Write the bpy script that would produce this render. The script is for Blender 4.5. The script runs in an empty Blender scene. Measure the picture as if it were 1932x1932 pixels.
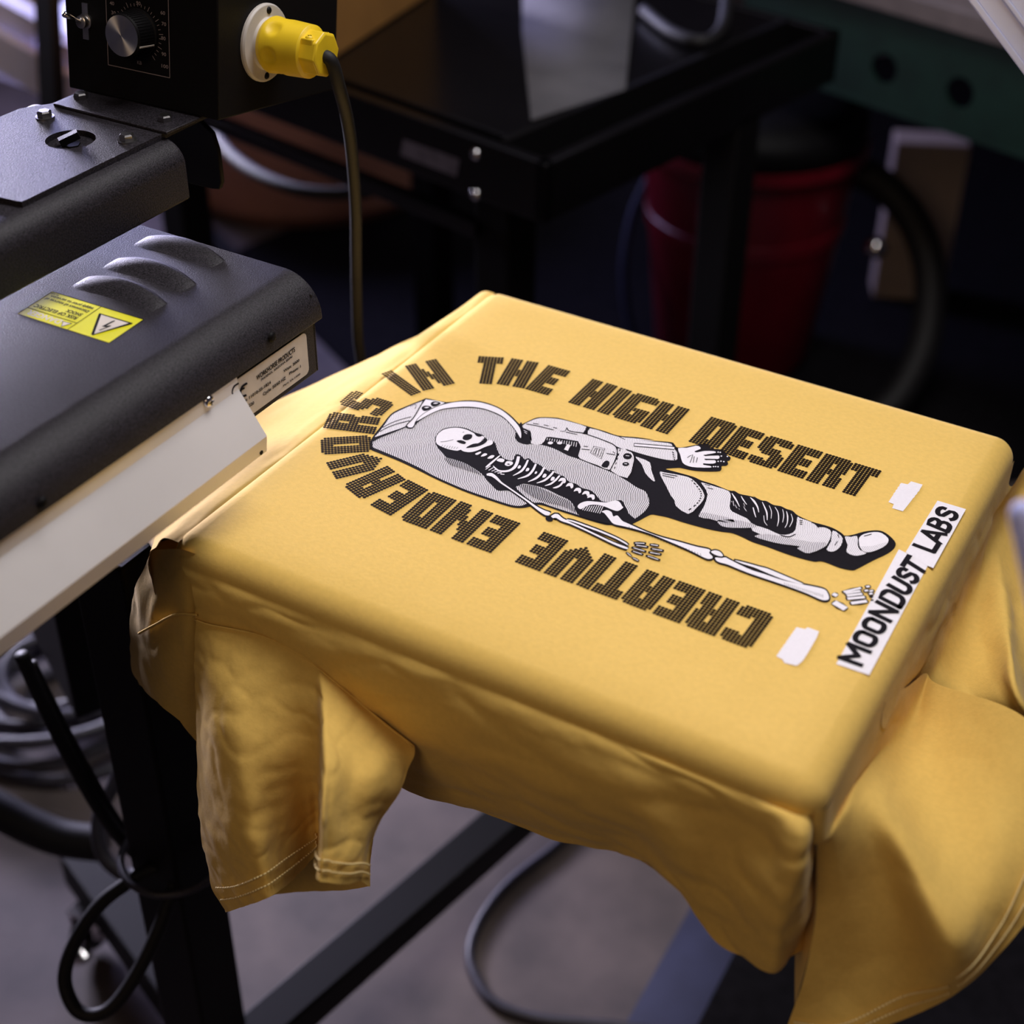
import bpy, bmesh, math, random
from mathutils import Vector, Matrix, noise
from mathutils.geometry import tessellate_polygon
random.seed(4)
S = bpy.context.scene
COL = S.collection
PI = math.pi
V = Vector

# ------------------------------------------------------------------ camera
FPX, CX, CY = 2845.0, 1064.5, 862.5
_a, _b, _c = [math.radians(v) for v in (117.73153, 34.24062, 1.74648)]
CAM = V((.36, -.763, 1.4931))
FW = V((math.cos(_b)*math.cos(_a), math.cos(_b)*math.sin(_a), -math.sin(_b)))
_r = V((math.sin(_a), -math.cos(_a), 0)); _u = _r.cross(FW)
RT = _r*math.cos(_c)+_u*math.sin(_c); UP = _u*math.cos(_c)-_r*math.sin(_c)
cd = bpy.data.cameras.new('camera'); cam = bpy.data.objects.new('camera', cd); COL.objects.link(cam)
cam.matrix_world = Matrix(((RT.x, UP.x, -FW.x, CAM.x), (RT.y, UP.y, -FW.y, CAM.y), (RT.z, UP.z, -FW.z, CAM.z), (0, 0, 0, 1)))
cd.sensor_width = 36; cd.lens = FPX/1932*36
cd.shift_x = (966-CX)/1932; cd.shift_y = (CY-966)/1932
cd.clip_start = .02
cd.dof.use_dof = True; cd.dof.focus_distance = 1.03; cd.dof.aperture_fstop = 4.0
S.camera = cam

def ray(x, y): return FW+RT*((x-CX)/FPX)-UP*((y-CY)/FPX)
def PZ(x, y, z=.9):
    d = ray(x, y); return CAM+d*((z-CAM.z)/d.z)
def PX(x, y, v):
    d = ray(x, y); return CAM+d*((v-CAM.x)/d.x)
def PY(x, y, v):
    d = ray(x, y); return CAM+d*((v-CAM.y)/d.y)
def PD(x, y, d): return CAM+ray(x, y)*d
def PP(x, y, o, n):
    d = ray(x, y); return CAM+d*((o-CAM).dot(n)/d.dot(n))

# ------------------------------------------------------------------ light
S.view_settings.view_transform = 'Standard'; S.view_settings.look = 'None'
S.view_settings.gamma = 1; S.view_settings.use_curve_mapping = False
S.view_settings.exposure = -0.1
w = bpy.data.worlds.new('world'); S.world = w; w.use_nodes = True
w.node_tree.nodes['Background'].inputs[0].default_value = (.66, .58, .78, 1)
w.node_tree.nodes['Background'].inputs[1].default_value = .04
def area(name, loc, tgt, size, power, col, sy=None):
    l = bpy.data.lights.new(name, 'AREA'); l.size = size; l.energy = power; l.color = col
    if sy: l.shape = 'RECTANGLE'; l.size_y = sy
    o = bpy.data.objects.new(name, l); COL.objects.link(o); o.location = loc
    o.rotation_euler = (V(tgt)-V(loc)).to_track_quat('-Z', 'Y').to_euler(); return o
area('ceiling_light', (.10, .38, 2.35), (0, .05, .9), .9, 24.5, (1, .965, .97))
area('front_fill_light', (.1, -2.3, 2.5), (0, -.2, .7), 1.0, 11, (1, .72, .46))  # added warm fill that lifts the near side of the shirt
wl_ = area('window_light', (-2.7, 1.15, 1.16), (-.2, .1, .92), .7, 33, (.80, .76, 1)); wl_.data.spread = math.radians(62)
area('rear_ceiling_light', (-1.2, 2.0, 3.0), (-.8, 1.6, 0), 1.2, 4, (.85, .80, 1))
area('rack_fill_light', (-2.3, 1.9, 1.5), (-1.45, .9, .65), .6, 36, (.50, .50, 1))  # extra bluish lamp added to brighten the rack

# ------------------------------------------------------------------ materials
def mat(name, col, rough=.5, metal=0, spec=.5, noise_amt=0, nscale=30, bump=0, bscale=200, col2=None, sheen=0, coat=0, trans=0, emis=None):
    m = bpy.data.materials.new(name); m.use_nodes = True; nt = m.node_tree; p = nt.nodes['Principled BSDF']
    p.inputs['Base Color'].default_value = (*col, 1); p.inputs['Roughness'].default_value = rough
    p.inputs['Metallic'].default_value = metal; p.inputs['Specular IOR Level'].default_value = spec
    p.inputs['Sheen Weight'].default_value = sheen; p.inputs['Coat Weight'].default_value = coat
    p.inputs['Transmission Weight'].default_value = trans
    tc = nt.nodes.new('ShaderNodeNewGeometry')
    if noise_amt or col2:
        n = nt.nodes.new('ShaderNodeTexNoise'); n.inputs['Scale'].default_value = nscale; n.inputs['Detail'].default_value = 6
        nt.links.new(tc.outputs['Position'], n.inputs['Vector'])
        r = nt.nodes.new('ShaderNodeValToRGB'); r.color_ramp.elements[0].position = .35; r.color_ramp.elements[1].position = .65
        c2 = col2 or tuple(c*(1-noise_amt) for c in col)
        r.color_ramp.elements[0].color = (*c2, 1); r.color_ramp.elements[1].color = (*col, 1)
        nt.links.new(n.outputs['Fac'], r.inputs[0]); nt.links.new(r.outputs[0], p.inputs['Base Color'])
    if bump:
        n = nt.nodes.new('ShaderNodeTexNoise'); n.inputs['Scale'].default_value = bscale; n.inputs['Detail'].default_value = 3
        nt.links.new(tc.outputs['Position'], n.inputs['Vector'])
        b = nt.nodes.new('ShaderNodeBump'); b.inputs['Strength'].default_value = bump; b.inputs['Distance'].default_value = .001
        nt.links.new(n.outputs['Fac'], b.inputs['Height']); nt.links.new(b.outputs[0], p.inputs['Normal'])
    return m
M = {}
M['coat'] = mat('powder_coat', (.034, .029, .037), .52, spec=.26, noise_amt=.88, nscale=1000, bump=.35, bscale=1100)
M['black'] = mat('black_enamel', (.004, .0035, .004), .55, spec=.14, bump=.1, bscale=900)
M['blackgloss'] = mat('gloss_black', (.004, .0035, .004), .24, spec=.35, noise_amt=.3, nscale=8)
M['steel'] = mat('steel', (.55, .53, .52), .28, 1, noise_amt=.3, nscale=60)
M['chrome'] = mat('chrome', (.8, .78, .8), .15, 1, noise_amt=.1, nscale=50)
M['alu'] = mat('aluminium_sheet', (.90, .86, .84), .34, .28, noise_amt=.06, nscale=14, bump=.05, bscale=500)
M['rubber'] = mat('cable_rubber', (.012, .011, .012), .6, spec=.3, noise_amt=.4, nscale=300)
M['greyrubber'] = mat('grey_hose', (.045, .042, .058), .45, noise_amt=.3, nscale=40)
M['yellow'] = mat('yellow_plastic', (.80, .55, .015), .42, noise_amt=.12, nscale=50)
M['nylon'] = mat('white_nylon', (.50, .46, .42), .5, noise_amt=.1, nscale=90)
M['labely'] = mat('label_yellow', (.80, .76, .02), .35, noise_amt=.05, nscale=100)
M['labelw'] = mat('label_white', (.72, .64, .56), .4, noise_amt=.1, nscale=80)
M['ink'] = mat('black_ink', (.010, .008, .010), .8, spec=.08, noise_amt=.2, nscale=400)
M['inkw'] = mat('white_ink', (.80, .76, .77), .6, noise_amt=.04, nscale=600)
M['dotink'] = mat('dark_brown_ink', (.012, .007, .003), .8, spec=.08, noise_amt=.2, nscale=400)
M['thread'] = mat('thread', (.95, .74, .34), .7, noise_amt=.15, nscale=900)
M['wood'] = mat('wood_top', (.33, .16, .05), .5, col2=(.24, .11, .035), nscale=14)
M['board'] = mat('board_edge', (.16, .13, .12), .6, noise_amt=.2, nscale=30)
M['green'] = mat('green_paint', (.006, .028, .018), .5, noise_amt=.3, nscale=20)
M['card'] = mat('cardboard', (.30, .14, .03), .8, noise_amt=.15, nscale=18)
M['drum'] = mat('brown_fibre', (.34, .15, .10), .8, noise_amt=.25, nscale=5)
M['red'] = mat('red_plastic', (.16, .003, .012), .38, noise_amt=.2, nscale=15)
M['beige'] = mat('beige_panel', (.45, .36, .30), .7, noise_amt=.15, nscale=10)
M['reflection'] = mat('grey_reflection', (.12, .115, .13), .8, spec=.15, noise_amt=.25, nscale=12)  # tone of the pale reflection in the table glass
M['mat'] = mat('rubber_mat', (.008, .007, .009), .85, spec=.08, noise_amt=.4, nscale=60, bump=.3, bscale=300)
M['bluelit'] = mat('blue_lit_rubber', (.028, .031, .068), .6, spec=.25, noise_amt=.2, nscale=20)  # the blue stands for skylight on the mat's sloping border
M['rack'] = mat('window_lit_metal', (.70, .70, .90), .4, noise_amt=.1, nscale=9)  # pale blue puts window light into the rack's colour
M['blue'] = mat('pale_blue_plastic', (.50, .53, .92), .35, noise_amt=.08, nscale=20)
M['clear'] = mat('clear_plastic', (.80, .82, 1), .18, spec=.6, noise_amt=.06, nscale=12, trans=.35)
M['platen'] = mat('platen_board', (.25, .2, .15), .6, noise_amt=.2, nscale=15)
M['darkfloor'] = mat('wall_paint', (.10, .08, .10), .8, noise_amt=.2, nscale=2)
M['redtext'] = mat('dial_print', (.30, .24, .24), .6, noise_amt=.1, nscale=90)

def floor_mat():
    m = mat('concrete', (.145, .112, .102), .65, col2=(.080, .063, .060), nscale=9, bump=.3, bscale=60)
    nt = m.node_tree; p = nt.nodes['Principled BSDF']
    src = p.inputs['Base Color'].links[0].from_socket
    g = nt.nodes.new('ShaderNodeNewGeometry')
    n = nt.nodes.new('ShaderNodeTexNoise'); n.inputs['Scale'].default_value = 2.3; n.inputs['Detail'].default_value = 8
    nt.links.new(g.outputs['Position'], n.inputs['Vector'])
    mx = nt.nodes.new('ShaderNodeMixRGB'); mx.blend_type = 'MULTIPLY'; mx.inputs[0].default_value = .6
    r = nt.nodes.new('ShaderNodeValToRGB'); r.color_ramp.elements[0].position = .35; r.color_ramp.elements[0].color = (.55, .52, .58, 1); r.color_ramp.elements[1].position = .6
    nt.links.new(n.outputs['Fac'], r.inputs[0]); nt.links.new(src, mx.inputs[1]); nt.links.new(r.outputs[0], mx.inputs[2])
    nt.links.new(mx.outputs[0], p.inputs['Base Color']); return m
M['floor'] = floor_mat()

def cloth_mat():
    m = mat('yellow_cotton', (.78, .515, .130), .85, spec=.12, noise_amt=.06, nscale=260, sheen=.12)
    nt = m.node_tree; p = nt.nodes['Principled BSDF']
    p.inputs['Sheen Roughness'].default_value = .4
    g = nt.nodes.new('ShaderNodeNewGeometry')
    h = None
    for sc, det, amt in ((1500, 2, .25), (420, 3, .35), (38, 3, .9)):
        n = nt.nodes.new('ShaderNodeTexNoise'); n.inputs['Scale'].default_value = sc; n.inputs['Detail'].default_value = det
        nt.links.new(g.outputs['Position'], n.inputs['Vector'])
        b = nt.nodes.new('ShaderNodeBump'); b.inputs['Strength'].default_value = amt; b.inputs['Distance'].default_value = .0004
        nt.links.new(n.outputs['Fac'], b.inputs['Height'])
        if h: nt.links.new(h.outputs[0], b.inputs['Normal'])
        h = b
    nt.links.new(h.outputs[0], p.inputs['Normal']); return m
M['cloth'] = cloth_mat()

# wavy engraved hatching of the print, laid out in the plane of the shirt
_v = (PZ(900, 800)-PZ(900, 950)).normalized(); _n = V((-_v.y, _v.x, 0))
_sp = abs((PZ(903.3, 870)-PZ(900, 870)).dot(_n))
def hatch(name, th):
    m = bpy.data.materials.new(name); m.use_nodes = True; nt = m.node_tree; p = nt.nodes['Principled BSDF']
    p.inputs['Roughness'].default_value = .6; p.inputs['Specular IOR Level'].default_value = .08
    g = nt.nodes.new('ShaderNodeNewGeometry')
    def dot(vec):
        d = nt.nodes.new('ShaderNodeVectorMath'); d.operation = 'DOT_PRODUCT'; d.inputs[1].default_value = vec
        nt.links.new(g.outputs['Position'], d.inputs[0]); return d.outputs['Value']
    def ma(op, a, b=None):
        n = nt.nodes.new('ShaderNodeMath'); n.operation = op
        for i, s in enumerate((a, b)):
            if s is None: continue
            if isinstance(s, (int, float)): n.inputs[i].default_value = s
            else: nt.links.new(s, n.inputs[i])
        return n.outputs[0]
    a, b = dot(_n), dot(_v)
    wob = ma('MULTIPLY', ma('SINE', ma('ADD', ma('MULTIPLY', b, 2*PI/.021), ma('MULTIPLY', a, 70))), 3.6)
    wob2 = ma('MULTIPLY', ma('SINE', ma('MULTIPLY', b, 2*PI/.047)), 4.0)
    s = ma('SINE', ma('ADD', ma('ADD', ma('MULTIPLY', a, 2*PI/_sp), wob), wob2))
    gt = ma('GREATER_THAN', s, th)
    mx = nt.nodes.new('ShaderNodeMixRGB'); nt.links.new(gt, mx.inputs[0])
    mx.inputs[1].default_value = (.80, .76, .77, 1); mx.inputs[2].default_value = (.018, .014, .018, 1)
    nt.links.new(mx.outputs[0], p.inputs['Base Color']); return m
M['h1'] = hatch('light_hatching', .88); M['h2'] = hatch('mid_hatching', .35); M['h3'] = hatch('dark_hatching', -.55)

# ------------------------------------------------------------------ helpers
def tag(o, label=None, cat=None, group=None, kind=None):
    if label: o['label'] = label
    if cat: o['category'] = cat
    if group: o['group'] = group
    if kind: o['kind'] = kind
    return o
def empty(name, loc, label, cat, group=None):
    o = bpy.data.objects.new(name, None); COL.objects.link(o); o.location = loc; o.empty_display_size = .05
    return tag(o, label, cat, group)
def wloc(o):
    l = V((0, 0, 0))
    while o is not None: l = l+o.location; o = o.parent
    return l
def link(name, me, mats, parent=None, smooth=False, mods=()):
    o = bpy.data.objects.new(name, me); COL.objects.link(o)
    for m in (mats if isinstance(mats, (list, tuple)) else [mats]): me.materials.append(M[m])
    c = sum((v.co for v in me.vertices), V())/max(1, len(me.vertices))
    base = V((c.x, c.y, min(v.co.z for v in me.vertices)))
    for v in me.vertices: v.co -= base
    if parent is not None: o.parent = parent; o.location = base-wloc(parent)
    else: o.location = base
    for p in me.polygons: p.use_smooth = True
    if not smooth: me.set_sharp_from_angle(angle=math.radians(32))
    for k in mods:
        if k[0] == 'bevel':
            b = o.modifiers.new('bevel', 'BEVEL'); b.width = k[1]; b.segments = 3; b.limit_method = 'ANGLE'; b.angle_limit = .7; b.harden_normals = False
        if k[0] == 'solid':
            b = o.modifiers.new('solidify', 'SOLIDIFY'); b.thickness = k[1]; b.offset = -1
    return o
class MB:
    def __init__(s): s.v = []; s.f = []; s.m = []
    def add(s, vs, fs, mi=0):
        b = len(s.v); s.v += [V(v) for v in vs]; s.f += [[b+i for i in f] for f in fs]; s.m += [mi]*len(fs)
    def hexa(s, p, mi=0):   # 4 bottom (ccw), 4 top
        s.add(p, [(3, 2, 1, 0), (4, 5, 6, 7), (0, 1, 5, 4), (1, 2, 6, 5), (2, 3, 7, 6), (3, 0, 4, 7)], mi)
    def box(s, lo, hi, mi=0):
        x0, y0, z0 = lo; x1, y1, z1 = hi
        s.hexa([(x0, y0, z0), (x1, y0, z0), (x1, y1, z0), (x0, y1, z0), (x0, y0, z1), (x1, y0, z1), (x1, y1, z1), (x0, y1, z1)], mi)
    def obox(s, o, a, b, c, mi=0):   # origin and three edge vectors
        o, a, b, c = V(o), V(a), V(b), V(c)
        if a.cross(b).dot(c) < 0: a, b = b, a
        s.hexa([o, o+a, o+a+b, o+b, o+c, o+a+c, o+a+b+c, o+b+c], mi)
    def bar(s, p, q, wd, ht, mi=0, up=(0, 0, 1)):
        p, q, up = V(p), V(q), V(up); d = (q-p).normalized(); sd = d.cross(up).normalized(); u = sd.cross(d)
        s.obox(p-sd*wd/2-u*ht/2, q-p, sd*wd, u*ht, mi)
    def lathe(s, o, ax, prof, n=32, mi=0, ref=None):   # prof: (radius, height along axis)
        o, ax = V(o), V(ax).normalized()
        e = V(ref) if ref else (V((0, 0, 1)) if abs(ax.z) < .9 else V((1, 0, 0)))
        e = (e-ax*e.dot(ax)).normalized(); g = ax.cross(e)
        vs = []; k = len(prof)
        for r, h in prof:
            for i in range(n):
                t = 2*PI*i/n; vs.append(o+ax*h+(e*math.cos(t)+g*math.sin(t))*r)
        fs = [(j*n+i, j*n+(i+1) % n, (j+1)*n+(i+1) % n, (j+1)*n+i) for j in range(k-1) for i in range(n)]
        fs.append(tuple(range(n))[::-1]); fs.append(tuple((k-1)*n+i for i in range(n)))
        s.add(vs, fs, mi)
    def tube(s, pts, r, n=12, mi=0, sub=8, closed=False):
        pts = smooth_path(pts, sub, closed); vs = []; m = len(pts)
        up = V((.13, .31, .94)); 
        for i, p in enumerate(pts):
            t = ((pts[(i+1) % m] if closed else pts[min(i+1, m-1)])-(pts[i-1] if closed else pts[max(i-1, 0)])).normalized()
            e = (up-t*up.dot(t)); e = e.normalized() if e.length > 1e-4 else V((1, 0, 0)); g = t.cross(e); up = e
            for k in range(n):
                a = 2*PI*k/n; vs.append(p+(e*math.cos(a)+g*math.sin(a))*r)
        rr = m if closed else m-1
        fs = [(j*n+k, j*n+(k+1) % n, ((j+1) % m)*n+(k+1) % n, ((j+1) % m)*n+k) for j in range(rr) for k in range(n)]
        if not closed: fs += [tuple(range(n))[::-1], tuple((m-1)*n+k for k in range(n))]
        s.add(vs, fs, mi)
    def prism(s, prof, p, q, u, v, mi=0):   # profile (a,b) in axes u,v extruded p->q
        p, q, u, v = V(p), V(q), V(u), V(v); n = len(prof)
        vs = [p+u*a+v*b for a, b in prof]+[q+u*a+v*b for a, b in prof]
        fs = [(i, (i+1) % n, n+(i+1) % n, n+i) for i in range(n)]+[tuple(range(n))[::-1], tuple(range(n, 2*n))]
        s.add(vs, fs, mi)
    def poly(s, loops, mi=0):
        loops = [[V(p) for p in l] for l in loops]; flat = [p for l in loops for p in l]
        s.add(flat, [t for t in tessellate_polygon(loops)], mi)
    def mesh(s, name='m', merge=False):
        me = bpy.data.meshes.new(name); me.from_pydata([tuple(v) for v in s.v], [], s.f)
        for p, i in zip(me.polygons, s.m): p.material_index = i
        bm = bmesh.new(); bm.from_mesh(me)
        if merge: bmesh.ops.remove_doubles(bm, verts=bm.verts, dist=1e-5)
        bmesh.ops.recalc_face_normals(bm, faces=bm.faces); bm.to_mesh(me); bm.free()
        return me
    def build(s, name, mats, parent=None, smooth=False, mods=(), merge=False):
        return link(name, s.mesh(name, merge), mats, parent, smooth, mods)
def smooth_path(pts, sub=8, closed=False):
    pts = [V(p) for p in pts]; n = len(pts)
    if sub <= 1: return pts
    out = []
    for i in range(n if closed else n-1):
        g = (lambda k: pts[k % n]) if closed else (lambda k: pts[max(0, min(n-1, k))])
        a, b, c, d = g(i-1), g(i), g(i+1), g(i+2)
        for k in range(sub):
            t = k/sub
            out.append(.5*((2*b)+(c-a)*t+(2*a-5*b+4*c-d)*t*t+(3*b-a-3*c+d)*t**3))
    if not closed: out.append(pts[-1])
    return out
def rounded_profile(x0, x1, z0, z1, r0, r1, n=8):
    """cross section: bottom corners square, top-left radius r0, top-right radius r1"""
    p = [(x0, z0), (x1, z0)]
    p += [(x1-r1+r1*math.cos(t), z1-r1+r1*math.sin(t)) for t in [PI/2*i/n for i in range(n+1)]]
    p += [(x0+r0-r0*math.sin(t), z1-r0+r0*math.cos(t)) for t in [PI/2*i/n for i in range(n+1)]]
    return p
def solid_text(body, bl, br, tl, m, parent, name='lettering', stretch=True, lift=None, bold=0):
    cu = bpy.data.curves.new('t', 'FONT'); cu.body = body; cu.offset = bold; cu.resolution_u = 3
    o = bpy.data.objects.new('t', cu); COL.objects.link(o)
    bpy.context.view_layer.update()
    me = bpy.data.meshes.new_from_object(o.evaluated_get(bpy.context.evaluated_depsgraph_get()))
    bpy.data.objects.remove(o)
    xs = [v.co.x for v in me.vertices]; x0, x1 = min(xs), max(xs)
    bl, br, tl = V(bl), V(br), V(tl)
    for v in me.vertices:
        u = (v.co.x-x0)/(x1-x0); t = v.co.y/.70
        v.co = bl+(br-bl)*u+(tl-bl)*t+(lift or V())
    return me, m
def join_meshes(mes, name, mats, parent):
    mb = MB(); idx = {}
    for me, m in mes:
        if m not in idx: idx[m] = len(idx)
        mb.add([v.co.copy() for v in me.vertices], [list(p.vertices) for p in me.polygons], idx[m])
    me = bpy.data.meshes.new(name); me.from_pydata([tuple(v) for v in mb.v], [], mb.f)
    for p, i in zip(me.polygons, mb.m): p.material_index = i
    return link(name, me, list(idx), parent)
X, Y, Z = V((1, 0, 0)), V((0, 1, 0)), V((0, 0, 1))

# ------------------------------------------------------------------ setting
mb = MB(); mb.box((-6, -3, -.1), (4, 7, 0)); tag(mb.build('floor', 'floor'), kind='structure')
mb = MB(); mb.box((-6, 6.2, 0), (4, 6.3, 3.2)); tag(mb.build('wall_back', 'darkfloor'), kind='structure')
mb = MB(); mb.box((-6.1, -3, 0), (-6, 6.2, 3.2)); tag(mb.build('wall_left', 'darkfloor'), kind='structure')

# ------------------------------------------------------------------ platen and T-shirt
T = .9; X0, X1, Y0, Y1, RR = -.222, .226, -.205, .203, .016
pl = empty('shirt_platen', (0, 0, .86), 'flat press platen hidden inside the yellow T-shirt', 'platen')
mb = MB(); mb.box((X0+.015, Y0+.015, T-.020), (X1-.015, Y1-.015, T-.0018)); mb.build('platen_board', 'platen', pl, mods=(('bevel', .004),))
mb = MB(); mb.box((-.9, -.025, T-.15), (.05, .025, T-.115)); mb.box((-.08, -.025, T-.115), (.05, .025, T-.021)); mb.build('platen_arm', 'black', pl, mods=(('bevel', .004),))

shirt = empty('t_shirt', (0, 0, .86), 'mustard yellow T-shirt stretched over a press platen with a printed skeleton and spacesuit', 'T-shirt')

def cr(p, t):
    a, b, c, d = p; return .5*((2*b)+(c-a)*t+(2*a-5*b+4*c-d)*t*t+(3*b-a-3*c+d)*t**3)
def line_eval(row, t):
    n = len(row)-1; t = max(0, min(.999999, t))*n; i = int(t); f = t-i
    return cr([row[max(0, i-1)], row[i], row[min(n, i+1)], row[min(n, i+2)]], f)
def patch_eval(cols, u, v): return line_eval([line_eval(c, v) for c in cols], u)
def patch(mb, cols, nu, nv, wr=0, fr=(22, 22, 22), ed=0, seed=0, mi=0):
    pts = [[patch_eval(cols, i/nu, j/nv) for j in range(nv+1)] for i in range(nu+1)]
    if wr:
        q = [[p.copy() for p in c] for c in pts]
        for i in range(nu+1):
            for j in range(nv+1):
                a = pts[min(nu, i+1)][j]-pts[max(0, i-1)][j]; b = pts[i][min(nv, j+1)]-pts[i][max(0, j-1)]
                n = a.cross(b)
                if n.length < 1e-12: continue
                n.normalize(); p = pts[i][j]
                s = V((p.x*fr[0]+seed, p.y*fr[1], p.z*fr[2]))
                k = noise.noise(s)*.6+noise.noise(s*2.3)*.3+noise.noise(s*5.1)*.13
                r2 = (1-abs(noise.noise(s*1.3+V((7, 3, 1)))))**4*.6
                fade = min(1, j/(nv*.18)) if ed else 1
                q[i][j] = p+n*wr*fade*(k+r2-.3)
        pts = q
    b = len(mb.v); mb.v += [p for c in pts for p in c]; w = nv+1
    for i in range(nu):
        for j in range(nv):
            mb.f.append([b+i*w+j, b+(i+1)*w+j, b+(i+1)*w+j+1, b+i*w+j+1]); mb.m.append(mi)
    return pts

body = MB()
# top: flat with rolled edges and rounded corners
def axis_samples(a, b, n, k=7):
    out = [(a, -1+i/k) for i in range(k)]
    out += [(a+RR+(b-a-2*RR)*i/n, 0) for i in range(n+1)]
    out += [(b, (i+1)/k) for i in range(k)]
    return out
sx = axis_samples(X0, X1, 24); sy = axis_samples(Y0, Y1, 22)
rim = {}
for i, (ax, tx) in enumerate(sx):
    for j, (ay, ty) in enumerate(sy):
        q = min(1, math.hypot(tx, ty)); bx = ax if tx == 0 else (X0+RR if tx < 0 else X1-RR); by = ay if ty == 0 else (Y0+RR if ty < 0 else Y1-RR)
        if q == 0: p = V((bx, by, T))
        else:
            dx, dy = V((tx, ty, 0)).normalized().xy
            p = V((bx+dx*RR*math.sin(q*PI/2), by+dy*RR*math.sin(q*PI/2), T-RR*(1-math.cos(q*PI/2))))
        body.v.append(p)
nx, ny = len(sx), len(sy)
for i in range(nx-1):
    for j in range(ny-1): body.f.append([i*ny+j, (i+1)*ny+j, (i+1)*ny+j+1, i*ny+j+1]); body.m.append(0)
ZR = T-RR
yp = lambda o: (lambda x, y: PY(x, y, Y0-o))
def col(rimpt, *pts):  # pts: (px,py,outward offset from the near edge)
    return [V(rimpt)]+[PY(x, y, Y0-o) for x, y, o in pts]
near = [
 col((X0+.012, Y0, ZR), (368, 1130, .004), (385, 1250, -.004), (450, 1350, -.02)),
 col((-.150, Y0, ZR), (480, 1170, .006), (545, 1300, .000), (640, 1420, -.02)),
 col((-.085, Y0, ZR), (630, 1240, .006), (690, 1370, .002), (770, 1492, -.03)),
 col((-.030, Y0, ZR), (800, 1300, .005), (840, 1415, .004), (880, 1522, -.03)),
 col((.030, Y0, ZR), (985, 1370, .006), (1020, 1490, .008), (1050, 1584, -.03)),
 col((.085, Y0, ZR), (1165, 1430, .005), (1190, 1530, .012), (1190, 1615, -.022)),
 col((.120, Y0, ZR), (1290, 1480, .004), (1290, 1610, .010), (1270, 1670, -.002)),
 col((.150, Y0, ZR), (1370, 1520, .003), (1350, 1670, .006), (1340, 1765, .002)),
 col((.180, Y0, ZR), (1440, 1560, .005), (1420, 1700, .016), (1410, 1812, .010)),
 col((.202, Y0, ZR), (1492, 1570, .010), (1475, 1700, .022), (1462, 1836, .014)),
 col((.216, Y0+.002, ZR), (1522, 1590, .006), (1512, 1700, .012), (1500, 1800, -.01)),
 col((.222, Y0+.008, ZR), (1536, 1600, -.02), (1532, 1700, -.02), (1525, 1780, -.03)),
]
patch(body, near, 150, 60, .0034, (16, 16, 34), 1, 3)
# underside tucked back below the platen
under = [[near[k][-1]+V((0, .01*s+(.0), -.004*s)) for s in (0, 1, 4, 9)] for k in range(0, 7)]
patch(body, under, 40, 8)
# right-hand skirt falling past the end of the platen, then flaring into the hem
def cD(rimpt, *pts):
    r = V(rimpt); return [r, r+V((.002, -.001, -.022))]+[PD(x, y, d) for x, y, d in pts]
end = [
 cD((.221, Y0+.006, ZR+.001), (1541, 1600, .835), (1538, 1730, .86), (1515, 1850, .875), (1478, 1955, .89)),
 cD((X1, Y0+.012, ZR), (1575, 1590, .835), (1600, 1720, .860), (1600, 1850, .875), (1580, 1965, .88)),
 cD((X1, Y0+.026, ZR), (1606, 1530, .842), (1660, 1640, .855), (1700, 1770, .860), (1700, 1925, .875)),
 cD((X1, Y0+.040, ZR), (1628, 1475, .866), (1705, 1590, .845), (1790, 1780, .826), (1812, 1868, .862)),
 cD((X1, Y0+.060, ZR), (1665, 1430, .908), (1730, 1530, .885), (1850, 1690, .850), (1885, 1800, .862)),
 cD((X1, Y0+.090, ZR), (1690, 1395, .938), (1745, 1450, .922), (1880, 1590, .870), (1945, 1730, .865)),
 cD((X1, Y0+.125, ZR), (1722, 1330, .963), (1758, 1370, .950), (1900, 1470, .895), (2010, 1640, .870)),
 cD((X1, Y0+.150, ZR), (1745, 1270, .975), (1772, 1292, .968), (1920, 1345, .915), (2060, 1470, .880)),
]
patch(body, end, 110, 90, .0011, (20, 20, 20), 1, 11)
A_ = [patch_eval(near, 1, t) for t in (0, .25, .5, .75, 1)]; B2 = [patch_eval(end, 0, t) for t in (0, .22, .44, .66, .88)]
patch(body, [A_, [a.lerp(b, .5)+V((-.012, .022, .0)) for a, b in zip(A_, B2)], B2], 24, 40)
# the fold behind it: back of the shirt opening away from the platen
end2 = [
 cD((X1, Y0+.11, ZR), (1700, 1330, .965), (1735, 1380, .99), (1800, 1460, 1.02), (1850, 1560, 1.05)),
 cD((X1, Y0+.16, ZR), (1760, 1250, .995), (1778, 1300, .995), (1860, 1380, .995), (1900, 1480, 1.02)),
 cD((X1, Y0+.20, ZR), (1795, 1180, 1.022), (1810, 1270, 1.01), (1880, 1350, .985), (1950, 1440, 1.00)),
 cD((X1, Y0+.235, ZR), (1835, 1110, 1.062), (1850, 1230, 1.02), (1905, 1330, .975), (1980, 1400, .98)),
 cD((X1, Y0+.275, ZR), (1868, 1040, 1.09), (1895, 1150, 1.04), (1915, 1290, .970), (1960, 1380, .98)),
 cD((X1, Y0+.31, ZR), (1890, 990, 1.11), (1915, 1120, 1.08), (1928, 1250, 1.03), (1950, 1370, 1.03)),
 cD((X1, Y0+.345, ZR), (1915, 940, 1.13), (1950, 1090, 1.10), (1990, 1240, 1.05), (2020, 1370, 1.04)),
 cD((X1, Y1-.01, ZR), (1945, 880, 1.14), (2000, 1000, 1.13), (2040, 1150, 1.08), (2080, 1370, 1.06)),
]
patch(body, end2, 80, 50, .0026, (22, 22, 22), 1, 21)
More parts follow.
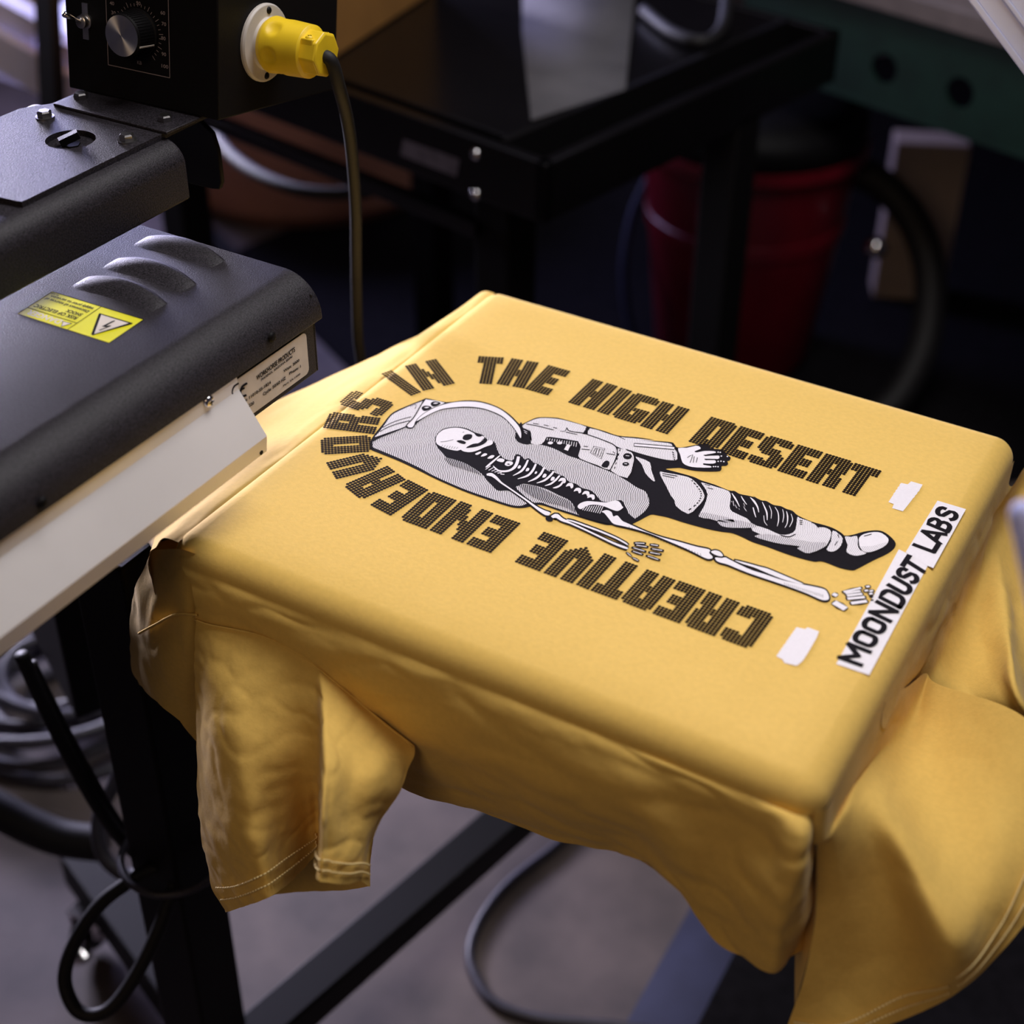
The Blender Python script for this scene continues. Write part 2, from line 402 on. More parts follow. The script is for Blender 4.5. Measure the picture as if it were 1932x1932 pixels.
# far side drop
far = [[V((X0+.01+(X1-X0-.02)*k/5, Y1, ZR)), V((X0+(X1-X0)*k/5, Y1+.004, ZR-.05)), V((X0+(X1-X0)*k/5, Y1-.01, ZR-.11))] for k in range(6)]
patch(body, far, 40, 12, .002, (20, 20, 20), 1, 5)
# shoulder end sloping away on the left towards the neck
neck = []
for k in range(9):
    y = Y1-.006-(Y1-Y0-.012)*k/8; s = min(1, k/3.2)
    s = s*s*(3-2*s)*(1, 1, 1.05, 1.25, 1.6, 1.75, 1.4, .6, .1)[k]
    neck.append([V((X0+.007, y, T-.0040)), V((X0+.001, y, T-.0042)), V((X0-.006-.008*s, y, T-.0065-.003*s)), V((X0-.008-.042*s, y-.01*s, T-.013-.018*s)), V((X0-.012-.070*s, y-.01*s, T-.022-.028*s)), V((X0-.014-.078*s, y-.01*s, T-.05-.03*s)), V((X0-.010-.05*s, y, T-.11))])
patch(body, neck, 90, 40, .0022, (18, 9, 30), 1, 31)
# flap of the shoulder hanging behind the sleeve
flap = [
 [PY(288, 1038, Y0+.012), PY(252, 1120, Y0+.02), PY(243, 1210, Y0+.02), PY(247, 1262, Y0+.02), PY(262, 1292, Y0+.02)],
 [PY(315, 1036, Y0+.006), PY(290, 1125, Y0+.004), PY(285, 1210, Y0), PY(290, 1280, Y0), PY(300, 1328, Y0)],
 [PY(338, 1036, Y0+.002), PY(332, 1130, Y0-.002), PY(330, 1220, Y0-.006), PY(335, 1300, Y0-.004), PY(338, 1362, Y0)],
 [PY(360, 1042, Y0+.002), PY(362, 1130, Y0-.002), PY(366, 1210, Y0-.004), PY(370, 1310, Y0+.004), PY(374, 1402, Y0+.012)],
 [PY(385, 1055, Y0+.006), PY(400, 1130, Y0+.012), PY(410, 1220, Y0+.016), PY(410, 1330, Y0+.024), PY(415, 1420, Y0+.024)],
]
patch(body, flap, 40, 50, .002, (30, 30, 20), 0, 41)
body_o = body.build('shirt_body', 'cloth', shirt, smooth=True, merge=False)

slv = MB(); o_ = lambda x, y, o: PY(x, y, Y0-o)
sleeve = [
 [o_(370, 1168, 0.005), o_(366, 1240, 0.013), o_(369, 1330, 0.022), o_(371, 1430, 0.033), o_(378, 1560, 0.043), o_(398, 1660, 0.050), o_(424, 1722, 0.056)],
 [o_(398, 1178, 0.006), o_(396, 1240, 0.019), o_(398, 1330, 0.036), o_(402, 1430, 0.051), o_(415, 1570, 0.064), o_(440, 1660, 0.070), o_(462, 1710, 0.075)],
 [o_(440, 1186, 0.006), o_(440, 1245, 0.019), o_(442, 1335, 0.039), o_(450, 1440, 0.058), o_(470, 1570, 0.073), o_(490, 1640, 0.078), o_(508, 1692, 0.081)],
 [o_(500, 1200, 0.005), o_(500, 1260, 0.016), o_(502, 1345, 0.032), o_(508, 1440, 0.047), o_(525, 1550, 0.052), o_(540, 1605, 0.052), o_(552, 1660, 0.053)],
 [o_(560, 1230, 0.005), o_(562, 1285, 0.013), o_(566, 1360, 0.023), o_(572, 1440, 0.030), o_(582, 1530, 0.026), o_(588, 1575, 0.026), o_(592, 1618, 0.028)],
 [o_(590, 1250, 0.005), o_(594, 1300, 0.014), o_(600, 1370, 0.026), o_(602, 1440, 0.033), o_(603, 1520, 0.026), o_(604, 1565, 0.029), o_(604, 1600, 0.034)],
 [o_(608, 1264, 0.006), o_(608, 1312, 0.021), o_(608, 1375, 0.042), o_(607, 1440, 0.062), o_(605, 1530, 0.082), o_(603, 1600, 0.090), o_(598, 1655, 0.098)],
 [o_(635, 1286, 0.006), o_(634, 1330, 0.021), o_(631, 1390, 0.042), o_(628, 1450, 0.064), o_(622, 1540, 0.082), o_(622, 1610, 0.090), o_(620, 1665, 0.098)],
 [o_(680, 1324, 0.005), o_(678, 1360, 0.018), o_(672, 1412, 0.036), o_(662, 1470, 0.055), o_(655, 1550, 0.070), o_(655, 1615, 0.080), o_(655, 1668, 0.086)],
 [o_(730, 1366, 0.005), o_(730, 1395, 0.014), o_(724, 1430, 0.029), o_(712, 1480, 0.045), o_(690, 1555, 0.059), o_(680, 1615, 0.070), o_(678, 1662, 0.075)],
 [o_(782, 1406, 0.003), o_(782, 1424, 0.008), o_(772, 1450, 0.015), o_(752, 1500, 0.030), o_(712, 1560, 0.046), o_(696, 1620, 0.059), o_(697, 1674, 0.067)],
]
patch(slv, sleeve, 130, 90, .0017, (34, 34, 44), 1, 51)
inner = [
 [o_(420, 1560, .0), o_(422, 1660, .0), o_(432, 1717, .006)],
 [o_(500, 1540, -.010), o_(505, 1640, -.008), o_(510, 1690, -.004)],
 [o_(570, 1530, -.014), o_(575, 1620, -.012), o_(585, 1682, -.010)],
 [o_(640, 1530, -.006), o_(645, 1610, -.004), o_(650, 1680, -.002)],
 [o_(705, 1550, .012), o_(700, 1610, .016), o_(697, 1672, .02)],
]
patch(slv, inner, 40, 24, .0015, (24, 24, 24), 0, 61)
slv_o = slv.build('sleeve', 'cloth', shirt, smooth=True)

def stitches(name, cols, rows, u0, u1, n, parent, off=.0011, r=.0006, vf=None):
    mb = MB()
    for rv in rows:
        for k in range(n):
            a, b = u0+(u1-u0)*(k+.12)/n, u0+(u1-u0)*(k+.8)/n
            P = []
            for t in (a, (a+b)/2, b):
                v = rv if not callable(rv) else rv(t)
                p = patch_eval(cols, t, v); du = patch_eval(cols, min(1, t+.004), v)-patch_eval(cols, max(0, t-.004), v); dv = patch_eval(cols, t, min(1, v+.004))-patch_eval(cols, t, max(0, v-.004))
                nn = du.cross(dv).normalized()
                if nn.dot(CAM-p) < 0: nn = -nn
                P.append(p+nn*off*1.6)
            mb.tube(P, r, 6, sub=1)
    return mb.build(name, 'thread', parent, smooth=True)
stitches('hem_stitching', sleeve, (.86, .915), .03, .46, 44, slv_o)
stitches('hem_stitching', sleeve, (.87, .92), .56, .98, 26, slv_o)
stitches('hem_stitching', end, (.925, .955), .02, .40, 44, body_o)
stitches('hem_stitching', end, (.90, .94), .42, .98, 70, body_o)
# armhole seam ridge
mb = MB(); P = []
for k in range(41):
    p = patch_eval(sleeve, k/40, .0); P.append(p+V((0, -.0012, .0004)))
mb.tube(P, .0007, 8, sub=1)
mb.tube([PY(x, y, Y0-.006) for x, y in ((262, 1195), (290, 1180), (330, 1160), (372, 1160))], .0009, 6)
mb.build('armhole_seam', 'cloth', shirt, smooth=True)

# ------------------------------------------------------------------ print on the shirt
CROPS = {1: (690, 740, 6.44), 2: (820, 790, 8.05), 3: (980, 780, 7.431), 4: (1180, 820, 7.431), 5: (1420, 900, 6.9), 6: (1000, 920, 6.44), 7: (1400, 930, 4.293), 8: (1250, 850, 3.22)}
def onc(c, x, y, z):
    ox, oy, s = CROPS[c]; return PZ(ox+x/s, oy+y/s, T+z)
def chain(*segs):   # (crop, [(x,y)...]) ... -> pixel list
    out = []
    for c, pts in segs:
        ox, oy, s = CROPS[c]; out += [(ox+x/s, oy+y/s) for x, y in pts]
    return out
ZL = .00035
def flat(px, lvl): return [PZ(x, y, T+ZL+lvl*.00009) for x, y in px]
def fillp(mb, px, lvl, mi, sm=3):
    P = flat(px, lvl)
    if sm > 1: P = smooth_path(P, sm, True)
    mb.poly([P], mi)
def strokep(mb, px, wd, lvl, mi, sm=5, closed=False):
    """ribbon along pixel path; wd is a width in pixels or a list of widths"""
    P = smooth_path(flat(px, lvl), sm, closed); n = len(P); k = len(px)
    W = [wd]*k if isinstance(wd, (int, float)) else list(wd)
    L, R_ = [], []
    for i, p in enumerate(P):
        t = i/sm; j = int(t); f = t-j; ww = W[min(j, k-1)]*(1-f)+W[min(j+1, k-1) if not closed else (j+1) % k]*f
        d = (P[(i+1) % n] if (closed or i < n-1) else p)-(P[i-1] if (closed or i > 0) else p)
        d.z = 0; d.normalize(); sd = V((-d.y, d.x, 0))
        # width given in pixels: convert by the local scale of the plane
        sc = (p-CAM).dot(FW)/FPX
        vis = abs(sd.dot(RT))+abs(sd.dot(UP)); vis = max(.45, math.hypot(sd.dot(RT), sd.dot(UP)))
        h = ww*.5*sc/vis; L.append(p+sd*h); R_.append(p-sd*h)
    b = len(mb.v); mb.v += L+R_
    for i in range(n if closed else n-1):
        j = (i+1) % n; mb.f.append([b+i, b+j, b+n+j, b+n+i]); mb.m.append(mi)
B, Wt, H1, H2, H3 = range(5)
ART = ['ink', 'inkw', 'h1', 'h2', 'h3']
art = MB()
sil = chain((1, [(60, 600), (100, 520), (200, 395), (300, 270), (420, 200), (690, 90), (750, 75), (980, 120), (1200, 98), (1400, 110), (1600, 175), (1750, 270), (1850, 370), (1890, 400)]),
 (3, [(38, 150), (150, 95), (230, 62), (300, 52), (450, 55), (600, 75), (960, 180), (1200, 250), (1380, 310), (1650, 335), (1900, 370)]),
 (4, [(180, 55), (400, 85), (640, 105), (690, 140), (730, 180), (860, 168), (1060, 130), (1160, 135), (1190, 190), (1350, 210), (1420, 280), (1475, 320), (1460, 360), (1430, 370), (1440, 410), (1410, 435), (1350, 440), (1345, 490), (1280, 515), (1000, 508), (800, 470), (740, 463), (560, 478), (700, 520), (950, 590), (1060, 640), (1250, 700), (1450, 780), (1530, 790), (1600, 830), (1720, 855), (1830, 880)]),
 (5, [(0, 245), (110, 302), (180, 312), (270, 362), (370, 380), (440, 415), (520, 440), (590, 500), (770, 580), (950, 630), (1060, 670), (1160, 730), (1200, 762), (1300, 752), (1450, 710), (1600, 693), (1700, 710), (1800, 780), (1862, 860), (1840, 930), (1750, 1000), (1580, 1080), (1350, 1200), (1280, 1212), (1130, 1180), (950, 1110), (870, 1095), (800, 1100), (600, 1050), (400, 985), (200, 910), (0, 845)]),
 (4, [(1650, 1440), (1500, 1380), (1350, 1360), (1150, 1320), (850, 1240), (600, 1160), (450, 1130), (370, 1118), (300, 1145), (200, 1200), (110, 1242)]),
 (3, [(1560, 1560), (1300, 1562), (1200, 1557), (1000, 1503), (800, 1440), (600, 1378), (400, 1308), (285, 1278), (200, 1292), (100, 1315)]),
 (2, [(1360, 1350), (1250, 1352), (1100, 1322), (700, 1190), (400, 1080), (0, 903)]),
 (1, [(650, 950), (400, 832), (140, 728), (62, 690)]))
fillp(art, sil, 0, B, 3)
pod = chain((1, [(84, 640), (110, 575), (300, 492), (500, 420), (570, 430), (640, 362), (750, 290), (900, 222), (1050, 198), (1250, 190), (1450, 215), (1650, 300), (1770, 410), (1840, 515), (1870, 612)]),
 (3, [(10, 412), (150, 430), (330, 445), (500, 500), (680, 590), (830, 640), (1100, 750), (1300, 830), (1500, 940), (1650, 1040), (1760, 1090), (1808, 1180), (1818, 1270), (1775, 1350), (1700, 1420), (1570, 1500), (1400, 1530), (1200, 1528), (1000, 1475), (800, 1415), (600, 1353), (400, 1285), (300, 1250), (120, 1262)]),
 (2, [(1330, 1318), (1240, 1322), (1100, 1292), (700, 1160), (400, 1050), (0, 873)]),
 (1, [(650, 917), (400, 800), (160, 700), (95, 672)]))
fillp(art, pod, 1, H2, 3)
bodyb = chain((2, [(5, 330), (20, 260), (110, 165), (240, 128), (390, 126), (510, 155), (620, 210), (740, 250), (800, 320), (880, 335), (925, 380), (950, 470), (1000, 555), (1060, 605), (1180, 635), (1225, 550), (1270, 540), (1320, 565), (1370, 618), (1430, 600), (1510, 672), (1560, 682), (1640, 730), (1740, 800), (1830, 790), (1870, 850), (1932, 862)]),
 (3, [(420, 800), (500, 800), (540, 860), (620, 880), (700, 960), (790, 985), (880, 1045), (1000, 1080), (1080, 1150), (1150, 1228), (1270, 1240), (1420, 1215), (1480, 1290), (1530, 1400), (1640, 1500), (1560, 1545), (1300, 1550), (1050, 1500), (860, 1440), (790, 1370), (760, 1290), (690, 1210), (560, 1150), (400, 1070), (250, 1020), (60, 985)]),
 (2, [(1310, 1010), (1230, 1040), (1330, 1140), (1440, 1250), (1350, 1235), (1200, 1130), (1100, 1090), (960, 1090), (870, 1010), (790, 930), (720, 840), (560, 730), (400, 655), (200, 600), (120, 520), (40, 430)]))
fillp(art, bodyb, 2, B, 3)
fillp(art, chain((3, [(0, 1000), (180, 1010), (300, 1050), (560, 1170), (700, 1230), (760, 1320), (790, 1390), (600, 1300), (350, 1240), (120, 1130)])), 3, H3, 3)
fillp(art, chain((2, [(160, 590), (400, 650), (560, 730), (720, 860), (640, 830), (420, 760), (220, 690)])), 3, H3, 3)
# skull
fillp(art, chain((2, [(20, 310), (45, 240), (130, 170), (250, 140), (380, 140), (500, 172), (600, 222), (650, 255), (720, 258), (755, 290), (725, 330), (660, 372), (570, 400), (500, 440), (380, 475), (330, 485), (200, 460), (80, 412), (28, 370)])), 3, Wt)
for bn in ([(400, 462), (480, 448), (620, 430), (720, 398), (785, 355), (800, 330), (870, 330), (885, 362), (860, 395), (760, 430), (650, 482), (540, 508), (440, 495)],):
    fillp(art, chain((2, bn)), 4, Wt)
fillp(art, chain((2, [(425, 290), (450, 250), (510, 233), (570, 245), (560, 295), (500, 325), (440, 318)])), 4, B)
fillp(art, chain((2, [(475, 442), (580, 382), (690, 365), (735, 300), (800, 322), (760, 375), (690, 405), (600, 430)])), 5, B)
fillp(art, chain((2, [(595, 212), (650, 225), (690, 242), (720, 258), (690, 272), (640, 265)])), 4, B)
fillp(art, chain((2, [(330, 338), (400, 325), (475, 355), (455, 385), (390, 372)])), 4, B, 2)
strokep(art, chain((2, [(90, 352), (180, 342), (285, 318)])), .9, 4, B)
strokep(art, chain((2, [(425, 210), (450, 198)])), 1, 4, B)
for k in range(7): strokep(art, chain((2, [(100+k*38, 440+k*5-abs(k-3)*4), (125+k*38, 395+k*6)])), .7, 4, B)
for k in range(5): strokep(art, chain((2, [(690+k*14, 330-k*14), (735+k*9, 322-k*17)])), .8, 6, Wt)
# neck, collar bone, ribs
for q in ([(615, 532), (690, 498), (705, 515), (650, 548)], [(700, 572), (755, 525), (800, 538), (762, 566)], [(800, 602), (860, 555), (910, 562), (870, 602)]):
    fillp(art, chain((2, q)), 4, Wt)
fillp(art, chain((2, [(775, 728), (875, 640), (980, 560), (988, 572), (900, 655), (802, 735)])), 4, Wt)
fillp(art, chain((2, [(940, 630), (990, 600), (1060, 618), (1040, 660), (975, 650)])), 4, Wt, 2)
fillp(art, chain((2, [(1065, 690), (1100, 645), (1180, 655), (1185, 690), (1130, 718), (1085, 712)])), 4, Wt, 3)
fillp(art, chain((2, [(1095, 690), (1130, 680), (1140, 700)])), 5, B, 2)
for pts, wd in (([(1275, 572), (1255, 660), (1215, 735), (1150, 780), (1070, 798), (980, 790), (920, 750), (890, 715)], [5.5, 6, 6, 4.5, 3.6, 3.4, 3, 1.5]),
 ([(1418, 625), (1375, 720), (1310, 800), (1190, 865)], [3.2, 4.4, 4.5, 1]), ([(1538, 688), (1490, 785), (1410, 865), (1262, 913)], [3.6, 4.6, 4.5, 1]),
 ([(1665, 740), (1610, 840), (1530, 910), (1420, 957)], [3.8, 4.6, 4.5, 1]), ([(1812, 800), (1740, 880), (1660, 940), (1550, 978)], [3.6, 4.6, 4.2, 1]),
 ([(1900, 862), (1840, 930), (1760, 990), (1675, 1018)], [3.2, 4, 3.8, 1])):
    strokep(art, chain((2, pts)), wd, 4, Wt)
strokep(art, chain((3, [(612, 955), (575, 1005), (520, 1035), (470, 1045)])), [3.5, 4, 4, 1], 4, Wt)
for x, y, r in ((1285, 735, 26), (1410, 775, 28), (1538, 820, 20), (1668, 868, 32), (1792, 915, 32)):
    fillp(art, chain((2, [(x-r, y+r*.7), (x-r*.2, y-r), (x+r, y-r*.7), (x+r*.5, y+r*.6)])), 4, Wt)
for x, y in ((600, 938), (705, 1010), (815, 1078), (932, 1122), (1005, 1170)):
    fillp(art, chain((3, [(x-55, y+15), (x-20, y-32), (x+40, y-28), (x+50, y+22), (x+20, y+42), (x+5, y+10), (x-20, y+8)])), 4, Wt)
# shoulder, arm bones
for k in range(6): strokep(art, chain((2, [(775+k*45, 770+k*14), (850+k*42, 715+k*26)])), 1.6, 4, Wt)
def bone(pts, wd, c, lvl=4, ow=5.4):
    strokep(art, chain((c, pts)), [q+ow for q in wd], lvl-.5, B); strokep(art, chain((c, pts)), wd, lvl, Wt)
bone([(790, 850), (860, 850), (930, 895), (1010, 970), (1120, 1045), (1250, 1135), (1400, 1240), (1520, 1330), (1620, 1395), (1700, 1435), (1750, 1450)], [3, 7, 6, 3.5, 3, 3, 3.6, 4.5, 7, 9, 5], 2)
bone([(455, 1455), (520, 1440), (600, 1490), (720, 1540), (900, 1620), (1100, 1715), (1300, 1810), (1450, 1870), (1520, 1895)], [5, 9, 6.5, 3.6, 3.3, 3.4, 4, 4.6, 3], 3)
bone([(660, 1490), (760, 1515), (950, 1585), (1150, 1660), (1350, 1745), (1480, 1815), (1520, 1845)], [1.5, 3, 3.6, 3.6, 3.4, 3.2, 1.5], 3)
fillp(art, chain((3, [(365, 1470), (400, 1430), (450, 1440), (470, 1500), (400, 1510)])), 3, B)
def sbone(x0, y0, x1, y1, c, wb, ww, core=.72):
    strokep(art, chain((c, [(x0, y0), ((x0+x1)/2, (y0+y1)/2), (x1, y1)])), [wb*.55, wb, wb*.55], 3.5, B)
    mx, my = (x0+x1)/2, (y0+y1)/2
    strokep(art, chain((c, [(mx+(x0-mx)*core, my+(y0-my)*core), (mx, my), (mx+(x1-mx)*core, my+(y1-my)*core)])), ww, 4, Wt)
for q in ((1258, 672, 1412, 678), (1270, 695, 1440, 722), (1233, 722, 1415, 780), (1232, 765, 1378, 815), (1452, 690, 1570, 706), (1462, 738, 1628, 768), (1436, 782, 1600, 812), (1406, 822, 1582, 882), (1170, 783, 1235, 838), (1240, 847, 1325, 892)):
    sbone(*q, 6, 6.2, 1.3)
# pelvis and leg bones
fillp(art, chain((3, [(815, 1310), (850, 1262), (950, 1230), (1100, 1240), (1220, 1248), (1330, 1222), (1400, 1238), (1440, 1300), (1452, 1322), (1380, 1368), (1290, 1345), (1220, 1315), (1120, 1285), (1000, 1282), (920, 1310), (860, 1342)])), 4, Wt)
for k in range(9): strokep(art, chain((3, [(925+k*32, 1300-k*2), (885+k*30, 1355+k*6)])), 1.3, 4, Wt, 2)
fem = chain((6, [(870, 292), (930, 272), (990, 298), (1012, 350), (1062, 338), (1120, 402), (1200, 440), (1400, 530), (1600, 602), (1800, 655)]), (4, [(1000, 1572), (1150, 1602), (1190, 1625), (1175, 1660), (1225, 1715), (1185, 1742), (1100, 1722), (900, 1622), (600, 1492), (300, 1372), (0, 1290)]), (6, [(1020, 442), (965, 385), (905, 312)]))
strokep(art, fem, 6, 3, B, 3, True); fillp(art, fem, 4, Wt)
for k in range(26): strokep(art, chain((4, [(60+k*40, 1310+k*16), (50+k*40, 1286+k*15.2)])), .8, 5, B, 1)
pat = chain((4, [(1200, 1640), (1260, 1622), (1330, 1645), (1368, 1700), (1310, 1702), (1235, 1672)]))
strokep(art, pat, 5, 4, B, 3, True); fillp(art, pat, 5, Wt)
tib = chain((4, [(1262, 1722), (1340, 1730), (1400, 1722), (1450, 1745), (1600, 1822)]), (5, [(0, 1215), (150, 1262), (400, 1345), (660, 1400), (900, 1450), (965, 1490), (995, 1570), (965, 1602), (880, 1592), (700, 1512), (400, 1402), (0, 1268)]), (4, [(1600, 1890), (1430, 1820), (1320, 1790), (1270, 1760)]))
fib = chain((4, [(1530, 1760), (1700, 1800), (1880, 1850)]), (5, [(200, 1195), (430, 1290), (560, 1345), (660, 1392), (560, 1378), (380, 1325), (150, 1232)]), (4, [(1800, 1860), (1640, 1810)]))
strokep(art, tib, 6, 3, B, 3, True); strokep(art, fib, 5.4, 3, B, 3, True)
fillp(art, tib, 4, Wt); fillp(art, fib, 4, Wt)
for k in range(20): strokep(art, chain((5, [(420+k*26, 1405+k*8.5), (412+k*26, 1375+k*8)])), .7, 5, B, 1)
for q, wb, ww in (((1040, 1515, 1105, 1548), 12, 7), ((1045, 1620, 1225, 1725), 17, 11), ((1165, 1500, 1430, 1438), 7, 3.4), ((1190, 1515, 1420, 1480), 7.5, 3.6), ((1210, 1545, 1445, 1518), 7.5, 3.8), ((1215, 1585, 1480, 1560), 8, 4), ((1265, 1645, 1505, 1612), 9, 4.6)):
    sbone(*q, 5, wb, ww, .85)
for x, y in ((1500, 1425), (1480, 1478), (1545, 1482), (1540, 1518)): sbone(x-38, y+6, x+38, y-6, 5, 6.5, 3, .6)
sbone(1520, 1560, 1570, 1555, 5, 4, 0.3, .1); sbone(1535, 1602, 1575, 1600, 5, 3, .3, .1)
# helmet
fillp(art, chain((1, [(112, 545), (150, 500), (240, 380), (312, 282), (430, 215), (690, 108), (650, 200), (560, 330), (500, 408), (300, 480)])), 2, H1, 2)
strokep(art, chain((1, [(90, 595), (180, 545), (330, 487), (490, 418)])), 2.4, 3, B)
strokep(art, chain((1, [(205, 430), (300, 378), (430, 330), (555, 298)])), 1.6, 3, B)
strokep(art, chain((1, [(170, 480), (260, 430), (380, 385), (535, 345)])), 1.8, 3, B)
strokep(art, chain((1, [(540, 170), (610, 150), (600, 200)])), 1.2, 3, B)
fillp(art, chain((1, [(720, 100), (760, 92), (960, 128), (800, 195), (650, 310), (600, 360), (572, 428), (500, 408), (560, 340), (640, 220)])), 3, Wt, 2)
strokep(art, chain((1, [(705, 95), (650, 195), (580, 310), (490, 412), (565, 432), (625, 355), (710, 262)])), 2.2, 4, B, 4)
for x, y in ((740, 192), (850, 140)):
    fillp(art, chain((1, [(x-62, y), (x-30, y-28), (x+30, y-25), (x+62, y-4), (x+20, y+25), (x-35, y+34)])), 4, B)
    fillp(art, chain((1, [(x-30, y-4), (x, y-14), (x+30, y-10), (x+5, y)])), 5, Wt)
vis = chain((1, [(615, 352), (700, 265), (850, 182), (1020, 132), (1200, 112), (1400, 125), (1600, 190), (1740, 285), (1850, 400), (1886, 480), (1884, 560), (1840, 490), (1770, 395), (1650, 285), (1450, 202), (1250, 175), (1050, 185), (900, 212), (750, 280)]))
strokep(art, vis, 2.4, 4, B, 3, True); fillp(art, vis, 5, Wt)
fillp(art, chain((3, [(20, 120), (60, 220), (150, 240), (160, 425), (-10, 405), (-60, 300)])), 2, B)
# suit body and arm
fillp(art, chain((3, [(48, 165), (150, 108), (240, 75), (320, 65), (450, 68), (600, 88), (760, 130), (938, 188), (895, 268), (990, 312), (1100, 350), (1330, 440), (1368, 540), (1340, 640), (1268, 792), (1100, 728), (850, 632), (835, 560), (860, 470), (825, 398), (780, 382), (430, 328), (370, 350), (310, 430), (162, 420), (140, 250), (55, 205)])), 2, H1, 2)
fillp(art, chain((3, [(990, 208), (1200, 268), (1380, 325), (1600, 347), (1900, 385)]), (4, [(200, 78), (600, 118), (655, 150), (695, 210), (722, 250), (725, 345), (650, 360), (480, 335), (200, 262), (0, 198)]), (3, [(1500, 520), (1200, 392), (1000, 310), (960, 300)])), 2, H1, 2)
fillp(art, chain((3, [(1382, 490), (1560, 540), (1602, 610), (1590, 720), (1512, 905), (1280, 800), (1340, 690), (1388, 580)])), 2, H1, 2)
fillp(art, chain((3, [(1630, 606), (1700, 628), (1830, 688), (1850, 800), (1902, 945), (1858, 935), (1760, 830), (1720, 720), (1650, 640)])), 2, H1, 2)
strokep(art, chain((3, [(95, 148), (250, 175), (480, 232)])), 1.7, 3, B)
strokep(art, chain((3, [(570, 250), (640, 245), (665, 200), (690, 240), (780, 262), (890, 275), (1000, 312), (1150, 365), (1330, 445), (1372, 540), (1340, 660), (1272, 795)])), [.8, 1.5, 1.5, 2, 1.6, 2, 2, 2, 2.4, 2.2, 2, 2], 3, B)
strokep(art, chain((3, [(965, 190), (935, 240), (905, 290)])), 4.5, 3, B)
for q in ([(190, 140), (270, 150)], [(340, 160), (410, 175)], [(470, 195), (530, 208)], [(650, 262), (810, 295)], [(870, 500), (985, 510)], [(900, 460), (960, 466)], [(1220, 560), (1345, 582)], [(1310, 535), (1340, 560)]):
    strokep(art, chain((3, q)), 1.5, 3, B, 2)
strokep(art, chain((3, [(1045, 460), (1195, 492), (1145, 640), (995, 552)])), 1.3, 3, B, 1, True)
strokep(art, chain((3, [(1070, 485), (1165, 505), (1125, 610), (1030, 555)])), 1.2, 3, B, 1, True)
for k in range(2): strokep(art, chain((3, [(1090+k*35, 492+k*8), (1062+k*35, 575+k*16)])), 1.4, 3, B, 1)
fillp(art, chain((3, [(1150, 742), (1180, 685), (1225, 660), (1265, 688), (1232, 760)])), 3, B, 2)
for x, y, a, b in ((1515, 600, 62, 44), (1490, 710, 48, 28)):
    fillp(art, chain((3, [(x+a*math.cos(t*PI/4), y+b*math.sin(t*PI/4)) for t in range(8)])), 3, B)
    strokep(art, chain((3, [(x-a*.4, y-b*.2), (x+a*.4, y-b*.1)])), 1.2, 4, Wt, 2)
for k in range(5): strokep(art, chain((3, [(1412-k*18, 500+k*62), (1404-k*18, 530+k*62)])), 1.8, 3, B, 1)
for x, y in ((435, 415), (565, 415)): fillp(art, chain((3, [(x-38, y), (x-18, y-20), (x+25, y-18), (x+36, y+2), (x+8, y+18), (x-25, y+14)])), 3, Wt)
fillp(art, chain((3, [(670, 430), (718, 445), (680, 525), (625, 505)])), 3, Wt, 1)
for k in range(13): strokep(art, chain((3, [(395+k*34, 345+k*5), (385+k*34, 372+k*8)])), 1.1, 3, Wt, 1)
strokep(art, chain((4, [(118, 142), (250, 152), (450, 168), (690, 190)])), 7, 3, B); strokep(art, chain((4, [(125, 142), (250, 152), (450, 168), (685, 190)])), 3.8, 4, Wt)
for k in range(4): strokep(art, chain((4, [(655+k*8, 240+k*32), (678+k*5, 262+k*32)])), 2.2, 3, B, 1)
strokep(art, chain((3, [(1380, 318), (1480, 365)])), 1.4, 3, B, 2)
for q in ([(60, 235), (110, 262)], [(70, 260), (105, 285)], [(90, 190), (170, 205)]): strokep(art, chain((3, q)), 1, 4, Wt, 2)
# glove
fillp(art, chain((4, [(738, 190), (860, 185), (990, 155), (1040, 170), (1052, 200), (970, 232), (1000, 250), (1100, 230), (1240, 232), (1265, 255), (1150, 276), (1110, 290), (1140, 298), (1300, 292), (1318, 320), (1290, 342), (1130, 345), (1130, 358), (1250, 358), (1268, 388), (1230, 406), (1095, 410), (1100, 425), (1190, 440), (1195, 462), (1000, 460), (880, 440), (800, 390), (768, 280)])), 2, Wt, 2)
for q in ([(865, 325), (945, 280), (905, 395)], [(965, 305), (950, 395)], [(1010, 320), (992, 392)], [(1095, 285), (1130, 300)]): strokep(art, chain((4, q)), 1.3, 3, B, 2)
for q in ([(1110, 290), (1290, 284)], [(1110, 345), (1280, 348)], [(1090, 410), (1210, 418)]): strokep(art, chain((4, q)), 2.2, 3, B, 2)
for x, y in ((1300, 245), (1330, 248), (1345, 300), (1430, 305), (1300, 375), (1340, 372), (1380, 378), (1235, 448), (1265, 448), (1298, 450)):
    fillp(art, chain((4, [(x-12, y), (x, y-10), (x+12, y), (x, y+10)])), 3, Wt, 2)
